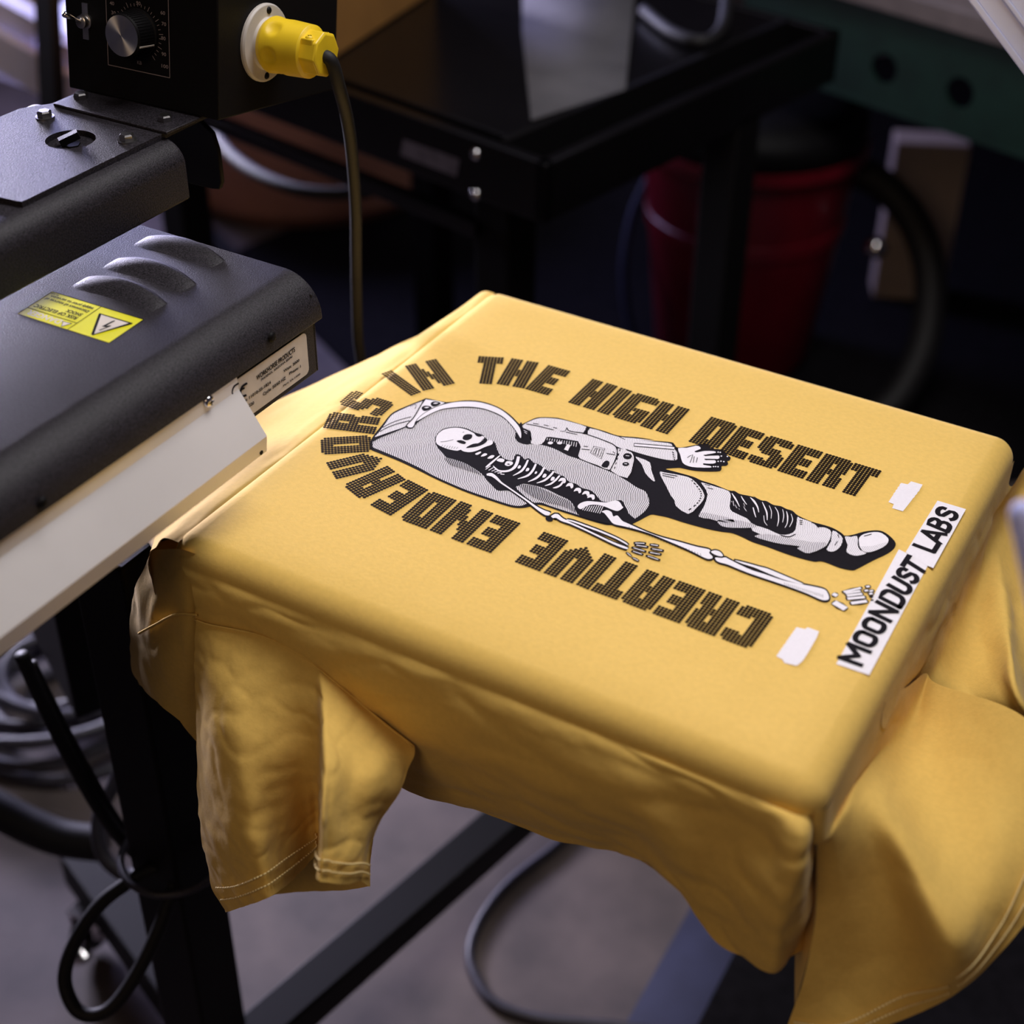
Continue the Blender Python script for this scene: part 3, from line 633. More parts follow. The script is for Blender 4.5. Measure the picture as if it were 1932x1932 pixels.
# legs
thigh = chain((4, [(485, 520), (540, 528), (800, 575), (930, 620), (1050, 740), (1106, 840), (1090, 920), (1000, 1022), (880, 1112), (710, 1002), (690, 920), (640, 860), (560, 700), (495, 580)]))
fillp(art, thigh, 2, H1, 2)
for q in ([(520, 545), (730, 582)], [(520, 572), (690, 608)], [(1110, 695), (1190, 715)], [(1150, 745), (1230, 765)]): strokep(art, chain((4, q)), 1.4, 3, B, 2)
dash = smooth_path([V((x, y, 0)) for x, y in ((930, 640), (1000, 720), (1050, 790), (1062, 850), (1040, 920), (985, 985), (865, 1075))], 4)
for i in range(0, len(dash)-1, 2): strokep(art, chain((4, [(dash[i].x, dash[i].y), (dash[i+1].x, dash[i+1].y)])), 2.6, 3, B, 1)
fillp(art, chain((4, [(1060, 672), (1120, 684), (1280, 735), (1450, 792), (1476, 880), (1462, 1010), (1500, 1080), (1700, 1172), (1760, 1235), (1850, 1292), (1740, 1306), (1500, 1306), (1350, 1282), (1290, 1212), (1180, 1180), (1030, 1150), (1100, 1010), (1152, 840), (1100, 730)])), 2, H1, 2)
fillp(art, chain((4, [(1290, 1200), (1500, 1190), (1760, 1240), (1850, 1292), (1740, 1306), (1500, 1306), (1350, 1282)])), 3, H2, 2)
fillp(art, chain((4, [(1030, 1150), (1070, 1090), (1200, 1110), (1500, 1180), (1500, 1240), (1290, 1212), (1180, 1180)])), 3, H2, 2)
for pts, wd in (([(1492, 820), (1530, 880), (1560, 930), (1600, 1010)], [1, 3.4, 3, 1]), ([(1500, 930), (1530, 990), (1600, 1050)], [5, 4, 1]), ([(1622, 860), (1650, 910), (1700, 980)], [1, 2.6, 1]), ([(1650, 960), (1680, 1040), (1720, 1090)], [3, 3, 1]), ([(1750, 880), (1800, 930), (1850, 1010), (1870, 1090)], [1, 4.5, 3, 1]), ([(1790, 1020), (1810, 1100), (1830, 1160)], [2, 2.4, 1])):
    strokep(art, chain((4, pts)), wd, 2, H3 if wd[0] > 2 else Wt)
for pts, wd in (([(125, 325), (160, 400), (185, 470), (190, 560)], [1, 2.6, 3, 1]), ([(215, 370), (245, 450), (240, 540)], [1, 1.4, 1]), ([(290, 390), (330, 460), (338, 560), (320, 640)], [1, 2, 2, 1]), ([(390, 420), (405, 500), (390, 590)], [1, 1.6, 1]), ([(440, 445), (455, 510), (450, 600), (420, 660)], [1, 2.6, 1.6, 1]), ([(500, 480), (520, 560), (480, 650)], [1, 1.6, 1]), ([(145, 500), (155, 580), (190, 630)], [1, 1.4, 1])):
    strokep(art, chain((5, pts)), wd, 2, Wt)
fillp(art, chain((5, [(580, 525), (615, 535), (780, 592), (850, 650), (930, 655), (1008, 690), (1020, 760), (980, 860), (920, 920), (740, 992), (650, 970), (580, 925), (620, 902), (380, 872), (200, 832), (20, 770), (110, 748), (0, 700), (0, 625), (200, 680), (350, 748), (480, 742), (560, 682)])), 2, H1, 2)
fillp(art, chain((5, [(20, 770), (200, 742), (500, 800), (800, 850), (950, 850), (920, 920), (740, 992), (650, 970), (580, 925), (620, 902), (380, 872), (200, 832)])), 3, H2, 2)
strokep(art, chain((5, [(360, 755), (470, 778), (560, 742)])), 1.8, 4, B); strokep(art, chain((5, [(770, 590), (820, 610), (858, 660)])), 2.4, 4, B)
for k in range(3): strokep(art, chain((5, [(610, 562+k*24), (650, 568+k*24)])), 1.4, 4, B, 1)
fillp(art, chain((5, [(1040, 698), (1120, 740), (1172, 800), (1150, 890), (1090, 952), (1020, 972), (962, 940), (1020, 840)])), 2, H1, 2)
strokep(art, chain((5, [(1110, 745), (1125, 795)])), 1.6, 3, B, 1); strokep(art, chain((5, [(1105, 835), (1070, 890)])), 1.6, 3, B, 1)
fillp(art, chain((5, [(1200, 775), (1280, 780), (1362, 768), (1368, 880), (1400, 950), (1482, 990), (1400, 1018), (1320, 1022), (1240, 990), (1220, 950), (1238, 885)])), 2, H1, 2)
fillp(art, chain((5, [(1388, 790), (1450, 742), (1580, 716), (1680, 730), (1762, 795), (1762, 850), (1700, 912), (1540, 976), (1450, 970), (1400, 920), (1384, 850)])), 2, Wt, 2)
fillp(art, chain((5, [(1400, 905), (1550, 900), (1740, 850), (1700, 912), (1540, 976), (1450, 968)])), 3, H1, 2)
strokep(art, chain((5, [(1450, 770), (1548, 742)])), 1.5, 3, B, 1)
tag(art.build('astronaut_print', ART, shirt), 'black and white engraving print of a skeleton inside a spacesuit')

# white base-coat patches
wp = MB()
def jag(c, pts, amp=3):
    out = []
    ox, oy, s = CROPS[c]; P = [(ox+x/s, oy+y/s) for x, y in pts]
    for i, (a, b) in enumerate(zip(P, P[1:]+P[:1])):
        L = math.hypot(b[0]-a[0], b[1]-a[1]); n = max(1, int(L/3.2))
        for k in range(n):
            t = k/n; j = (.8 if k % 2 else -.3)*(L > 25)
            nx_, ny_ = (b[1]-a[1])/L, -(b[0]-a[0])/L
            out.append((a[0]+(b[0]-a[0])*t+nx_*j, a[1]+(b[1]-a[1])*t+ny_*j))
    return out
for pts in ([(1450, 197), (1490, 205), (1510, 187), (1580, 207), (1565, 235), (1515, 300), (1480, 345), (1460, 369), (1395, 350), (1405, 325), (1372, 313), (1400, 270)],
            [(815, 1073), (865, 1085), (882, 1074), (950, 1098), (938, 1135), (900, 1200), (850, 1280), (815, 1307), (740, 1290), (728, 1268), (692, 1250), (750, 1165)]):
    q = MB(); q.poly([flat(jag(8, pts), 0)]); tag(q.build('ink_patch', 'inkw', shirt), 'white ink patch')
nm = MB()
def quadf(c, pts, lvl, mi): nm.poly([flat(chain((c, pts)), lvl)], mi)
quadf(7, [(763, 1385), (1030, 1475), (1512, 575), (1270, 457)], 1, 1)
quadf(7, [(1325, 480), (1583, 62), (1814, 131), (1549, 608), (1490, 585)], 2, 1)
def arc(cx, cy, rx, ry, a0, a1, n=10): return [(cx+rx*math.cos(math.radians(a0+(a1-a0)*k/n)), cy+ry*math.sin(math.radians(a0+(a1-a0)*k/n))) for k in range(n+1)]
def sshape(): return [(.85, .72)]+arc(.5, .76, .36, .2, 20, 180, 6)+[(.2, .62), (.5, .52), (.8, .42)]+arc(.5, .25, .36, .21, 0, -160, 6)
GL = {'M': [[(.08, 0), (.08, 1)], [(.08, 1), (.5, .35)], [(.5, .35), (.92, 1)], [(.92, 1), (.92, 0)]], 'O': [arc(.5, .74, .38, .2, 0, 180)+arc(.5, .26, .38, .2, 180, 360)+[(.88, .74)]],
 'N': [[(.1, 0), (.1, 1)], [(.1, 1), (.9, 0)], [(.9, 0), (.9, 1)]], 'D': [[(.12, 0), (.12, 1), (.5, 1)]+arc(.5, .7, .4, .3, 90, 0, 5)+arc(.5, .3, .4, .3, 0, -90, 5)+[(.12, 0)]],
 'U': [[(.12, 1), (.12, .3)]+arc(.5, .28, .38, .24, 180, 360, 8)+[(.88, 1)]], 'S': [sshape()], 'T': [[(.02, .96), (.98, .96)], [(.5, .96), (.5, 0)]],
 'L': [[(.12, 1), (.12, .04)], [(.12, .04), (.95, .04)]], 'A': [[(.04, 0), (.5, 1)], [(.5, 1), (.96, 0)], [(.2, .28), (.8, .28)]],
 'B': [[(.12, 0), (.12, 1), (.5, 1)]+arc(.5, .77, .34, .22, 80, -80, 6)+[(.14, .54)], [(.14, .54), (.5, .54)]+arc(.5, .28, .38, .27, 80, -90, 6)+[(.12, .01)]]}
def word(text, spans, bl, br, tl, tr, c, wd):
    bl, br, tl, tr = [onc(c, x, y, ZL+3*.00009) for x, y in (bl, br, tl, tr)]
    for ch, (a, b) in zip(text, spans):
        for si, st in enumerate(GL[ch]):
            P = []
            for x, y in st:
                u = a+(b-a)*x; y2 = .05+.9*y; p = (bl.lerp(br, u)).lerp(tl.lerp(tr, u), y2); P.append(p+V((0, 0, .000012*si)))
            n = len(P); L, R_ = [], []; off = []
            for i, p in enumerate(P):
                d = (P[min(n-1, i+1)]-P[max(0, i-1)]); d.z = 0; d.normalize(); sd = V((-d.y, d.x, 0)); ext = d*(-wd*.32 if i == 0 else wd*.32 if i == n-1 else 0)
                L.append(p+ext+sd*wd/2); R_.append(p+ext-sd*wd/2)
            b0 = len(nm.v); nm.v += L+R_
            for i in range(n-1): nm.f.append([b0+i, b0+i+1, b0+n+i+1, b0+n+i]); nm.m.append(0)
word('MOONDUST', ((0, .145), (.162, .275), (.288, .40), (.418, .54), (.558, .668), (.682, .785), (.795, .893), (.895, 1)), (968, 1408), (1503, 602), (773, 1340), (1342, 498), 7, .0036)
word('LABS', ((0, .20), (.22, .47), (.50, .72), (.76, 1)), (1562, 492), (1768, 168), (1380, 424), (1600, 92), 7, .0036)
tag(nm.build('name_lettering', ['ink', 'inkw'], shirt), 'black capital lettering on two white boxes')

# dot-matrix words around the figure
def rows(fn, w, h=16): return [[fn(c, r) for c in range(w)] for r in range(h)]
def G(ch):
    cut = lambda c, r, w, ks: not ((r == 0 and c == 0 and 'a' in ks) or (r == 0 and c == w-1 and 'b' in ks) or (r == 15 and c == w-1 and 'c' in ks) or (r == 15 and c == 0 and 'd' in ks))
    if ch == 'E': return rows(lambda c, r: c < 4 or r < 4 or r > 11 or (6 <= r <= 9 and c < 7), 8)
    if ch == 'T': return rows(lambda c, r: r < 4 or 2 <= c <= 5, 8)
    if ch == 'I': return rows(lambda c, r: True, 4)
    if ch == 'H': return rows(lambda c, r: c != 4 or 6 <= r <= 9, 9)
    if ch == 'D': return rows(lambda c, r: (c != 4 or r < 4 or r > 11) and cut(c, r, 9, 'bc'), 9)
    if ch == 'O': return rows(lambda c, r: (c != 4 or r < 4 or r > 11) and cut(c, r, 9, 'abcd'), 9)
    if ch == 'C': return rows(lambda c, r: (c < 4 or r < 4 or r > 11 or (c > 4 and (r < 5 or r > 10))) and cut(c, r, 9, 'abcd'), 9)
    if ch == 'G': return rows(lambda c, r: (c < 4 or r < 4 or r > 11 or (c > 4 and r >= 8) or (c == 4 and r in (8, 9))) and cut(c, r, 9, 'abcd'), 9)
    if ch == 'S': return rows(lambda c, r: (r < 3 or r > 12 or (6 <= r <= 9 and (r-6)*.8 <= c+1 and c <= 8-(9-r)*.6) or (c < 4 and r < 7) or (c > 4 and r > 8) or (c > 4 and r < 4) or (c < 4 and r > 11)) and cut(c, r, 9, 'abcd'), 9)
    if ch == 'A': return rows(lambda c, r: (c != 4 or r < 4 or 7 <= r <= 9) and cut(c, r, 9, 'ab'), 9)
    if ch == 'R': return rows(lambda c, r: (c != 4 or r < 4 or 7 <= r <= 9) and not (c == 8 and r in (0, 8, 9)), 9)
    if ch == 'V': return rows(lambda c, r: (c != 4 and r < 11) or r >= 10 and abs(c-4) <= max(0, 15-r), 9)
    if ch == 'N': return rows(lambda c, r: c < 4 or c > 6 or 0 <= r-(c-3)*2.2-1 <= 5.5, 11)
DC = {'a': (590, 660), 'b': (700, 860), 'c': (960, 990), 'd': (1200, 1080), 'e': (880, 660), 'f': (1150, 720), 'g': (1380, 800)}
LET = [('C', 'd', (1374, 914), (1021, 784), (1663, 520)), ('R', 'd', (945, 757), (596, 627), (1240, 370)), ('E', 'd', (520, 600), (222, 490), (828, 220)),
 ('A', 'c', (1691, 1041), (1364, 914), (2007, 677)), ('T', 'c', (1303, 895), (1017, 790), (1627, 530)), ('I', 'c', (960, 770), (840, 720), (1288, 407)),
 ('V', 'c', (765, 695), (445, 577), (1095, 339)), ('E', 'c', (370, 548), (95, 445), (703, 197)),
 ('E', 'b', (1450, 1163), (1180, 1065), (1795, 822)), ('N', 'b', (1110, 1040), (735, 897), (1465, 700)), ('D', 'b', (665, 873), (368, 763), (1020, 543)), ('E', 'b', (238, 710), (15, 593), (675, 415)),
 ('A', 'a', (594, 1805), (390, 1645), (1110, 1575)), ('V', 'a', (297, 1557), (183, 1375), (887, 1411)), ('O', 'a', (122, 1262), (112, 1080), (705, 1226)), ('R', 'a', (145, 938), (225, 762), (735, 1012)), ('S', 'a', (325, 650), (500, 500), (810, 805)),
 ('I', 'a', (855, 293), (950, 258), (1200, 545)), ('N', 'a', (1140, 200), (1490, 120), (1350, 485)),
 ('T', 'e', (165, 85), (437, 100), (94, 394)), ('H', 'e', (560, 112), (860, 160), (385, 405)), ('E', 'e', (1003, 195), (1245, 262), (735, 468)),
 ('H', 'e', (1540, 362), (1820, 445), (1257, 632)), ('I', 'f', (145, 83), (255, 118), (-134, 355)), ('G', 'f', (312, 140), (612, 226), (37, 415)), ('H', 'f', (655, 250), (955, 340), (390, 530)),
 ('D', 'f', (1245, 437), (1548, 526), (980, 722)), ('E', 'f', (1605, 550), (1868, 635), (1352, 845)), ('S', 'g', (450, 143), (762, 237), (198, 440)), ('E', 'g', (820, 260), (1095, 345), (578, 560)),
 ('R', 'g', (1162, 368), (1475, 462), (922, 675)), ('T', 'g', (1515, 485), (1803, 572), (1283, 795))]
dots = MB()
for ch, c, tl, tr, bl in LET:
    ox, oy = DC[c]; tl, tr, bl = [PZ(ox+x/6.44, oy+y/6.44, T+ZL) for x, y in (tl, tr, bl)]
    g = G(ch); w_ = len(g[0])-1; eu = (tr-tl)/w_; ev = (bl-tl)/15; r = .52*min(eu.length, ev.length)
    for rr_, row in enumerate(g):
        for cc_, on in enumerate(row):
            if on:
                p = tl+eu*cc_+ev*rr_; dots.add([p+V((r*math.cos(k*PI/4), r*math.sin(k*PI/4), 0)) for k in range(8)], [tuple(range(8))])
tag(dots.build('dot_lettering', 'dotink', shirt), 'dark brown dotted capitals arched around the figure')
# ------------------------------------------------------------------ flash dryer
FX = -.208
dry = empty('flash_dryer', (-.42, -.35, 0), 'black powder-coated flash dryer with control box reaching over the left of the shirt', 'dryer')
def H(*a): return V(a)
LY1, LY0 = -.046, -.80
mb = MB(); mb.prism(rounded_profile(-.668, -.2055, .990, 1.021, .028, .028, 10), (0, LY0, 0), (0, LY1, 0), X, Z)
lid = mb.build('lid', 'coat', dry, smooth=False, mods=(('bevel', .0012),))
mb = MB(); mb.box((-.662, LY0+.004, .950), (FX-.001, LY1-.006, .990)); mb.box((-.662, LY1-.006, .950), (FX-.001, LY1-.004, 1.01))
mb.build('housing', 'coat', dry, mods=(('bevel', .0015),))
mb = MB(); mb.box((-.64, LY0+.02, .944), (FX-.02, LY1-.02, .950)); mb.build('heating_panel', 'black', dry)
# louvres pressed into the lid
for tx, ty in ((425, 492), (371, 536), (316, 573)):
    e = PZ(tx, ty, 1.021); mb = MB(); nu, nv = 26, 10; vs = []
    for i in range(nu+1):
        for j in range(nv+1):
            u, v = i/nu, j/nv; h = .0062*math.sin(PI*u)**.7*(math.sin(v*PI/2)**1.3)
            vs.append(e+V((-.070+.070*u, -.018+.018*v+.004*math.sin(PI*u), h-.0002)))
    k = nv+1; fs = [(i*k+j, (i+1)*k+j, (i+1)*k+j+1, i*k+j+1) for i in range(nu) for j in range(nv)]
    b = len(vs); vs += [V((vs[i*k+nv].x, vs[i*k+nv].y+.0003, 1.0208)) for i in range(nu+1)]
    fs += [(i*k+nv, (i+1)*k+nv, b+i+1, b+i) for i in range(nu)]
    mb.add(vs, fs); mb.build('louvre', 'coat', lid, smooth=True)
def screw(p, n, r, parent, m='steel', hexh=None, washer=0, name='screw'):
    mb = MB(); n = V(n).normalized(); p = V(p)
    h = 0
    if washer: mb.lathe(p, n, [(washer, 0), (washer, .0012), (washer*.6, .0013)], 24); h = .0012
    if hexh:
        mb.lathe(p+n*h, n, [(r, 0), (r, hexh*.75), (r*.82, hexh)], 6)
    else:
        mb.lathe(p+n*h, n, [(r, 0), (r*.96, r*.25), (r*.75, r*.5), (r*.4, r*.62), (.0001, r*.64)], 20)
        a = n.cross(Z if abs(n.z) < .9 else X).normalized(); b = n.cross(a)
        for d in (a, b): mb.bar(p+n*(h+r*.5)-d*r*.5, p+n*(h+r*.5)+d*r*.5, r*.2, r*.3, 1, up=n)
    return mb.build(name, [m, 'black'], parent)
screw(PX(512, 636, -.2055), X, .0036, lid, 'black'); screw(PX(80, 948, -.2055), X, .0036, lid, 'black'); screw(PZ(318, 452, 1.021), Z, .0035, lid, 'black')
# danger label
LZ = 1.0213
c0 = (0, 530, 6.44)
def LP(x, y, z=0): return PZ(c0[0]+x/c0[2], c0[1]+y/c0[2], LZ+z)
A_, B_, C_, D_ = [LP(*p) for p in ((635, 130), (1745, 470), (1325, 757), (210, 400))]
mb = MB(); mb.poly([[A_, B_, C_, D_]], 0)
def lab_uv(u, v, z=0): return (B_.lerp(A_, u)).lerp(C_.lerp(D_, u), v)+V((0, 0, z))
def lab_line(a, b, wd, mi=1, z=.0001):
    p, q = lab_uv(*a, z), lab_uv(*b, z); d = (q-p).normalized(); s = V((-d.y, d.x, 0))*wd/2
    mb.add([p-s, q-s, q+s, p+s], [(0, 1, 2, 3)], mi)
for a, b, wd in (((0, 0), (1, 0), .0006), ((0, 1), (1, 1), .0006), ((0, 0), (0, 1), .0006), ((1, 0), (1, 1), .0006), ((.455, 0), (.448, 1), .0006), ((.452, .72), (1, .72), .0006)): lab_line(a, b, wd)
def tri(pts, mi, z): mb.add([PZ(c0[0]+x/c0[2], c0[1]+y/c0[2], LZ+z) for x, y in pts], [tuple(range(len(pts)))], mi)
tri([(1215, 393), (1612, 512), (1608, 522), (1125, 660), (1108, 648), (1200, 398)], 1, .0002); tri([(1230, 410), (1565, 513), (1143, 645)], 2, .0003)
tri([(1365, 487), (1400, 478), (1385, 500), (1378, 497), (1290, 545), (1350, 540), (1345, 550), (1215, 603), (1200, 597), (1290, 562), (1235, 552)], 1, .0004)
tri([(760, 488), (880, 517), (740, 560)], 1, .0002); tri([(768, 495), (860, 518), (748, 551)], 2, .0003)
wl = mb.build('warning_label', ['labely', 'ink', 'labelw'], lid)
tag(wl, 'yellow electric shock warning label')
tx_ = []
for s, u0, u1, v0, v1, m in (('RISK OF ELECTRIC', .50, .965, .54, .645, 'ink'), ('SHOCK', .50, .67, .40, .50, 'ink'), ('Disconnect all sources of', .49, .97, .245, .325, 'ink'), ('supply prior to servicing.', .49, .96, .12, .20, 'ink'), ('DANGER', .575, .94, .775, .93, 'labelw'), ('00-1020', .90, .985, .05, .09, 'ink')):
    tx_.append(solid_text(s, lab_uv(u0, v0, .0003), lab_uv(u1, v0, .0003), lab_uv(u0, v1, .0003), m, lid, bold=.02))
join_meshes(tx_, 'label_lettering', None, wl)
# rating plate on the right face
PXF = FX+.0004
def FP(x, y, d=0): return PX(420+x/6.44, 560+y/6.44, PXF+d)
mb = MB(); tr, br_ = FP(985, 440), FP(1052, 900); tl, bl = FP(100, 1105), FP(330, 1490)
y0_, y1_ = min(tl.y, bl.y), max(tr.y, br_.y); z0_, z1_ = br_.z, tr.z
def rrect(y0, y1, z0, z1, r, x): return [V((x, yy, zz)) for yy, zz in [(y1-r+r*math.cos(t), z1-r+r*math.sin(t)) for t in [PI/8*k for k in range(5)]]+[(y0+r-r*math.sin(t), z1-r+r*math.cos(t)) for t in [PI/8*k for k in range(5)]]+[(y0+r-r*math.cos(t), z0+r-r*math.sin(t)) for t in [PI/8*k for k in range(5)]]+[(y1-r+r*math.sin(t), z0+r-r*math.cos(t)) for t in [PI/8*k for k in range(5)]]]
mb.add(rrect(y0_, y1_, FP(1055, 870).z-.003, z1_, .004, PXF), [tuple(range(20))])
rp = mb.build('rating_plate', 'labelw', dry); tag(rp, 'silver rating plate')
tx_ = []
for s, a, b, h in (('WORKHORSE PRODUCTS', (415, 1018), (882, 662), 62), ('PHOENIX, ARIZONA 85040', (470, 1025), (850, 735), 30), ('#: 11010-SS-1824', (268, 1285), (588, 1052), 38), ('Watt: 3000', (742, 922), (935, 782), 34), ('Cycle: 50/60 HZ', (492, 1205), (770, 1000), 40), ('Phase: 1', (812, 950), (952, 855), 34), (': 220', (300, 1352), (385, 1300), 38), ('Part: SA-1500', (738, 1092), (945, 945), 22)):
    bl_, br2 = FP(*a, .0003), FP(*b, .0003); hgt = abs(FP(a[0]-4, a[1]-h).z-bl_.z)
    br2.z = bl_.z+(br2.z-bl_.z)*1.0
    tx_.append(solid_text(s, bl_, br2, bl_+V((0, 0, hgt)), 'ink', rp, bold=.028))
join_meshes(tx_, 'plate_lettering', None, rp)
mb = MB()
for cxx, ww in ((255, 0), (150, 0)):
    cc = [FP(cxx+35, 1050), FP(cxx-20, 1090), FP(cxx-42, 1160), FP(cxx-15, 1205), FP(cxx+25, 1195)]
    mb.tube([c+V((.0002, 0, 0)) for c in cc], .00075, 6)
mb.tube([FP(215, 1135), FP(262, 1108)], .0006, 6, sub=1); mb.build('conformity_mark', 'ink', rp)
# aluminium reflector strip: section read at its end, run along the heater
ye = -.135
def RP(x, y): p = PY(x, y, ye); return p
prof = [V((FX, ye, PX(443, 707, FX).z)), V((FX+.0006, ye, PX(444, 737, FX).z)), RP(503, 822), RP(503, 850)]
th = .0009; mb = MB(); runs = [(0, 1), (1, 2), (2, 3)]
for a, b in runs:
    p, q = prof[a].copy(), prof[b].copy(); d = (q-p).normalized(); n = V((d.z, 0, -d.x)); n = n if n.x > 0 else -n
    mb.obox(p-n*th/2-d*th*.3, (q-p)+d*th*.6, V((0, LY0-ye, 0)), n*th)
rf = mb.build('reflector_strip', 'alu', dry, mods=(('bevel', .0004),)); tag(rf, 'bent aluminium strip along the dryer edge')
screw(PX(393, 757, FX+.001), X, .0042, rf, 'chrome')
mb = MB(); pc = PX(493, 854, prof[3].x+.0008); mb.lathe(pc, X, [(.0016, 0), (.0016, .0003)], 16); mb.build('rivet_hole', 'black', rf)
# arm channel over the lid
mb = MB(); mb.prism(rounded_profile(-.470, -.323, 1.045, 1.0865, .016, .016, 8), (0, -.95, 0), (0, -.033, 0), X, Z)
arm = mb.build('support_arm', 'coat', dry, mods=(('bevel', .002),))
mb = MB(); mb.box((-.455, -.70, 1.021), (-.34, -.62, 1.045)); mb.box((-.44, -.95, 0), (-.36, -.87, 1.045)); mb.build('support_post', 'black', dry)
PT = 1.0905
pc_, pr_, pa_ = PZ(60, 390, PT), PZ(308, 250, PT), PZ(100, 197, PT)
x1p, x0p = pr_.x+.001, pa_.x-.002
outer = [(x1p, pc_.y-.003), (x1p, .012), (x0p, .012), (x0p, -.03), (x0p-.012, -.05), (x0p-.012, pc_.y+.01), (x1p-.055, pc_.y-.003+.004)]
outer = [(x1p-.028, pc_.y-.002), (x1p, pc_.y+.002), (x1p, .012), (x0p, .012), (x0p, -.035), (x0p-.012, -.055), (x0p-.012, -.17)]
hc = PZ(133, 263, PT); hr = PZ(177, 263, PT).x-hc.x; hr = .0165
hole = [(hc.x+hr*math.cos(-2*PI*k/32), hc.y+hr*math.sin(-2*PI*k/32)) for k in range(32)]
mb = MB()
for z in (PT, PT-.0042): mb.poly([[V((x, y, z)) for x, y in outer], [V((x, y, z)) for x, y in hole]])
for L in (outer, hole):
    n = len(L)
    for i in range(n):
        a, b = L[i], L[(i+1) % n]; mb.add([(a[0], a[1], PT), (b[0], b[1], PT), (b[0], b[1], PT-.0042), (a[0], a[1], PT-.0042)], [(0, 1, 2, 3)])
plate = mb.build('mounting_plate', 'coat', dry)
mb = MB(); mb.lathe((hc.x, hc.y, PT-.0041), Z, [(.0062, 0), (.0062, .0012)], 6); mb.bar((hc.x-.004, hc.y-.006, PT-.001), (hc.x+.004, hc.y+.004, PT+.0035), .006, .005)
mb.build('adjusting_bolt', 'black', plate)
mb = MB(); s0, s1 = PZ(100, 197, PT+.002), PZ(310, 250, PT+.002)
mb.obox(V((s0.x-.001, s0.y+.001, PT)), V((s1.x-s0.x+.002, s1.y-s0.y, 0)), V((.002, .036, 0)), V((0, 0, .0022))); brk = mb.build('box_bracket', 'coat', dry, mods=(('bevel', .0006),))
for (x, y), w_, z in (((85, 222), .0065, PT), ((240, 266), .0065, PT), ((153, 185), 0, PT+.0022), ((312, 227), 0, PT+.0022)):
    screw(PZ(x, y, z), Z, .0050, plate if z == PT else brk, 'steel', hexh=.0042, washer=w_, name='hex_bolt')
mb = MB(); mb.lathe(PD(-60, 255, .93), PD(18, 252, .90)-PD(-60, 255, .93), [(.006, 0), (.0062, .018), (.0058, .0245), (.004, .0268)], 20); mb.build('lever_handle', 'rubber', dry, smooth=True)
mb = MB()
sb = [PY(x, y, .016) for x, y in ((300, 250), (330, 226), (352, 222), (378, 230), (400, 252), (411, 285), (418, 345), (414, 358), (400, 357), (355, 346), (330, 300))]
mb.prism([(p.x, p.z) for p in sb], (0, .016, 0), (0, .020, 0), X, Z); mb.build('side_bracket', 'black', dry, mods=(('bevel', .001),))
# control box
_R = [V((.999, .047, .006)).normalized()]
e2 = V((-.045, .985, -.165)); e2 = (e2-_R[0]*e2.dot(_R[0])).normalized(); e1 = _R[0]; e3 = e1.cross(e2)
K = PZ(412, 228, 1.0935)
def BFc(x, y, lift=0): return PP(x, y, K, e2)-e2*lift      # dial face
def BRc(x, y, lift=0): return PP(x, y, K, e1)+e1*lift      # right face
wbox = (BFc(130, 165)-K).dot(-e1); dbox = (BRc(633, 166)-K).dot(e2)
mb = MB(); mb.obox(K, -e1*wbox, e2*dbox, e3*.20); cb = mb.build('control_box', 'black', dry, mods=(('bevel', .0012),))
# dial plate
def bf(u, v, l=0): return K-e1*u+e3*v-e2*l
def uv(x, y): p = BFc(x, y)-K; return p.dot(-e1), p.dot(e3)
uL, vB = uv(205, 122); uR, vB2 = uv(321, 141); vT = vB2+.052
mb = MB()
def fl(a, b, wd=.0005, mi=0, l=.0004):
    p, q = bf(*a, l), bf(*b, l); d = (q-p).normalized(); s = d.cross(e2)*wd/2; mb.add([p-s, q-s, q+s, p+s], [(0, 1, 2, 3)], mi)
vB = min(vB, vB2)
for a, b in (((uL, vB), (uR, vB)), ((uR, vB), (uR, vT)), ((uR, vT), (uL, vT)), ((uL, vT), (uL, vB))): fl(a, b)
kc = uv(262, 62)
for k in range(31):
    t = math.radians(-50+k*280/30); r0, r1 = .0178, .0178+(.0035 if k % 3 == 0 else .002)
    fl((kc[0]-r0*math.cos(t), kc[1]+r0*math.sin(t)), (kc[0]-r1*math.cos(t), kc[1]+r1*math.sin(t)), .0004)
dp = mb.build('dial_scale', 'redtext', cb)
tx_ = []
for s, x, y, h in (('30', 215, 24, 8), ('40', 212, 6, 8), ('50', 262, 6, 8), ('60', 308, 24, 8), ('70', 310, 45, 8), ('80', 309, 72, 8), ('90', 310, 102, 8), ('100', 312, 125, 9), ('KB', 264, 118, 10)):
    u, v = uv(x, y); wd = .0024*len(s)/2*1.6; hh = .0024
    tx_.append(solid_text(s, bf(u+wd/2, v-hh/2, .0005), bf(u-wd/2, v-hh/2, .0005), bf(u+wd/2, v+hh/2, .0005), 'redtext', dp, bold=.01))
join_meshes(tx_, 'dial_numbers', None, dp)
mb = MB(); kb = bf(*kc, 0)
prof = [(.0165, 0), (.0165, .0015), (.0155, .0020), (.0148, .0165), (.0142, .0175), (.0001, .0175)]
mb.lathe(kb, -e2, prof, 48); kn = mb.build('dial_knob', 'black', cb)
mb = MB()
for k in range(48):
    t = 2*PI*k/48; d = e1*math.cos(t)+e3*math.sin(t); mb.bar(kb+d*.0152-e2*.003, kb+d*.0149-e2*.0160, .0008, .0008, up=d)
mb.build('knurling', 'black', kn)
mb = MB(); mb.lathe(kb-e2*.0175, -e2, [(.0138, 0), (.0138, .0005), (.0001, .0006)], 40); cap = mb.build('knob_cap', 'chrome', kn); tag(cap, 'spun aluminium cap')
mt = M['chrome'].copy(); mt.name = 'spun_metal'; M['spun'] = mt; cap.data.materials[0] = mt
p = mt.node_tree.nodes['Principled BSDF']; p.inputs['Anisotropic'].default_value = .9; p.inputs['Roughness'].default_value = .38
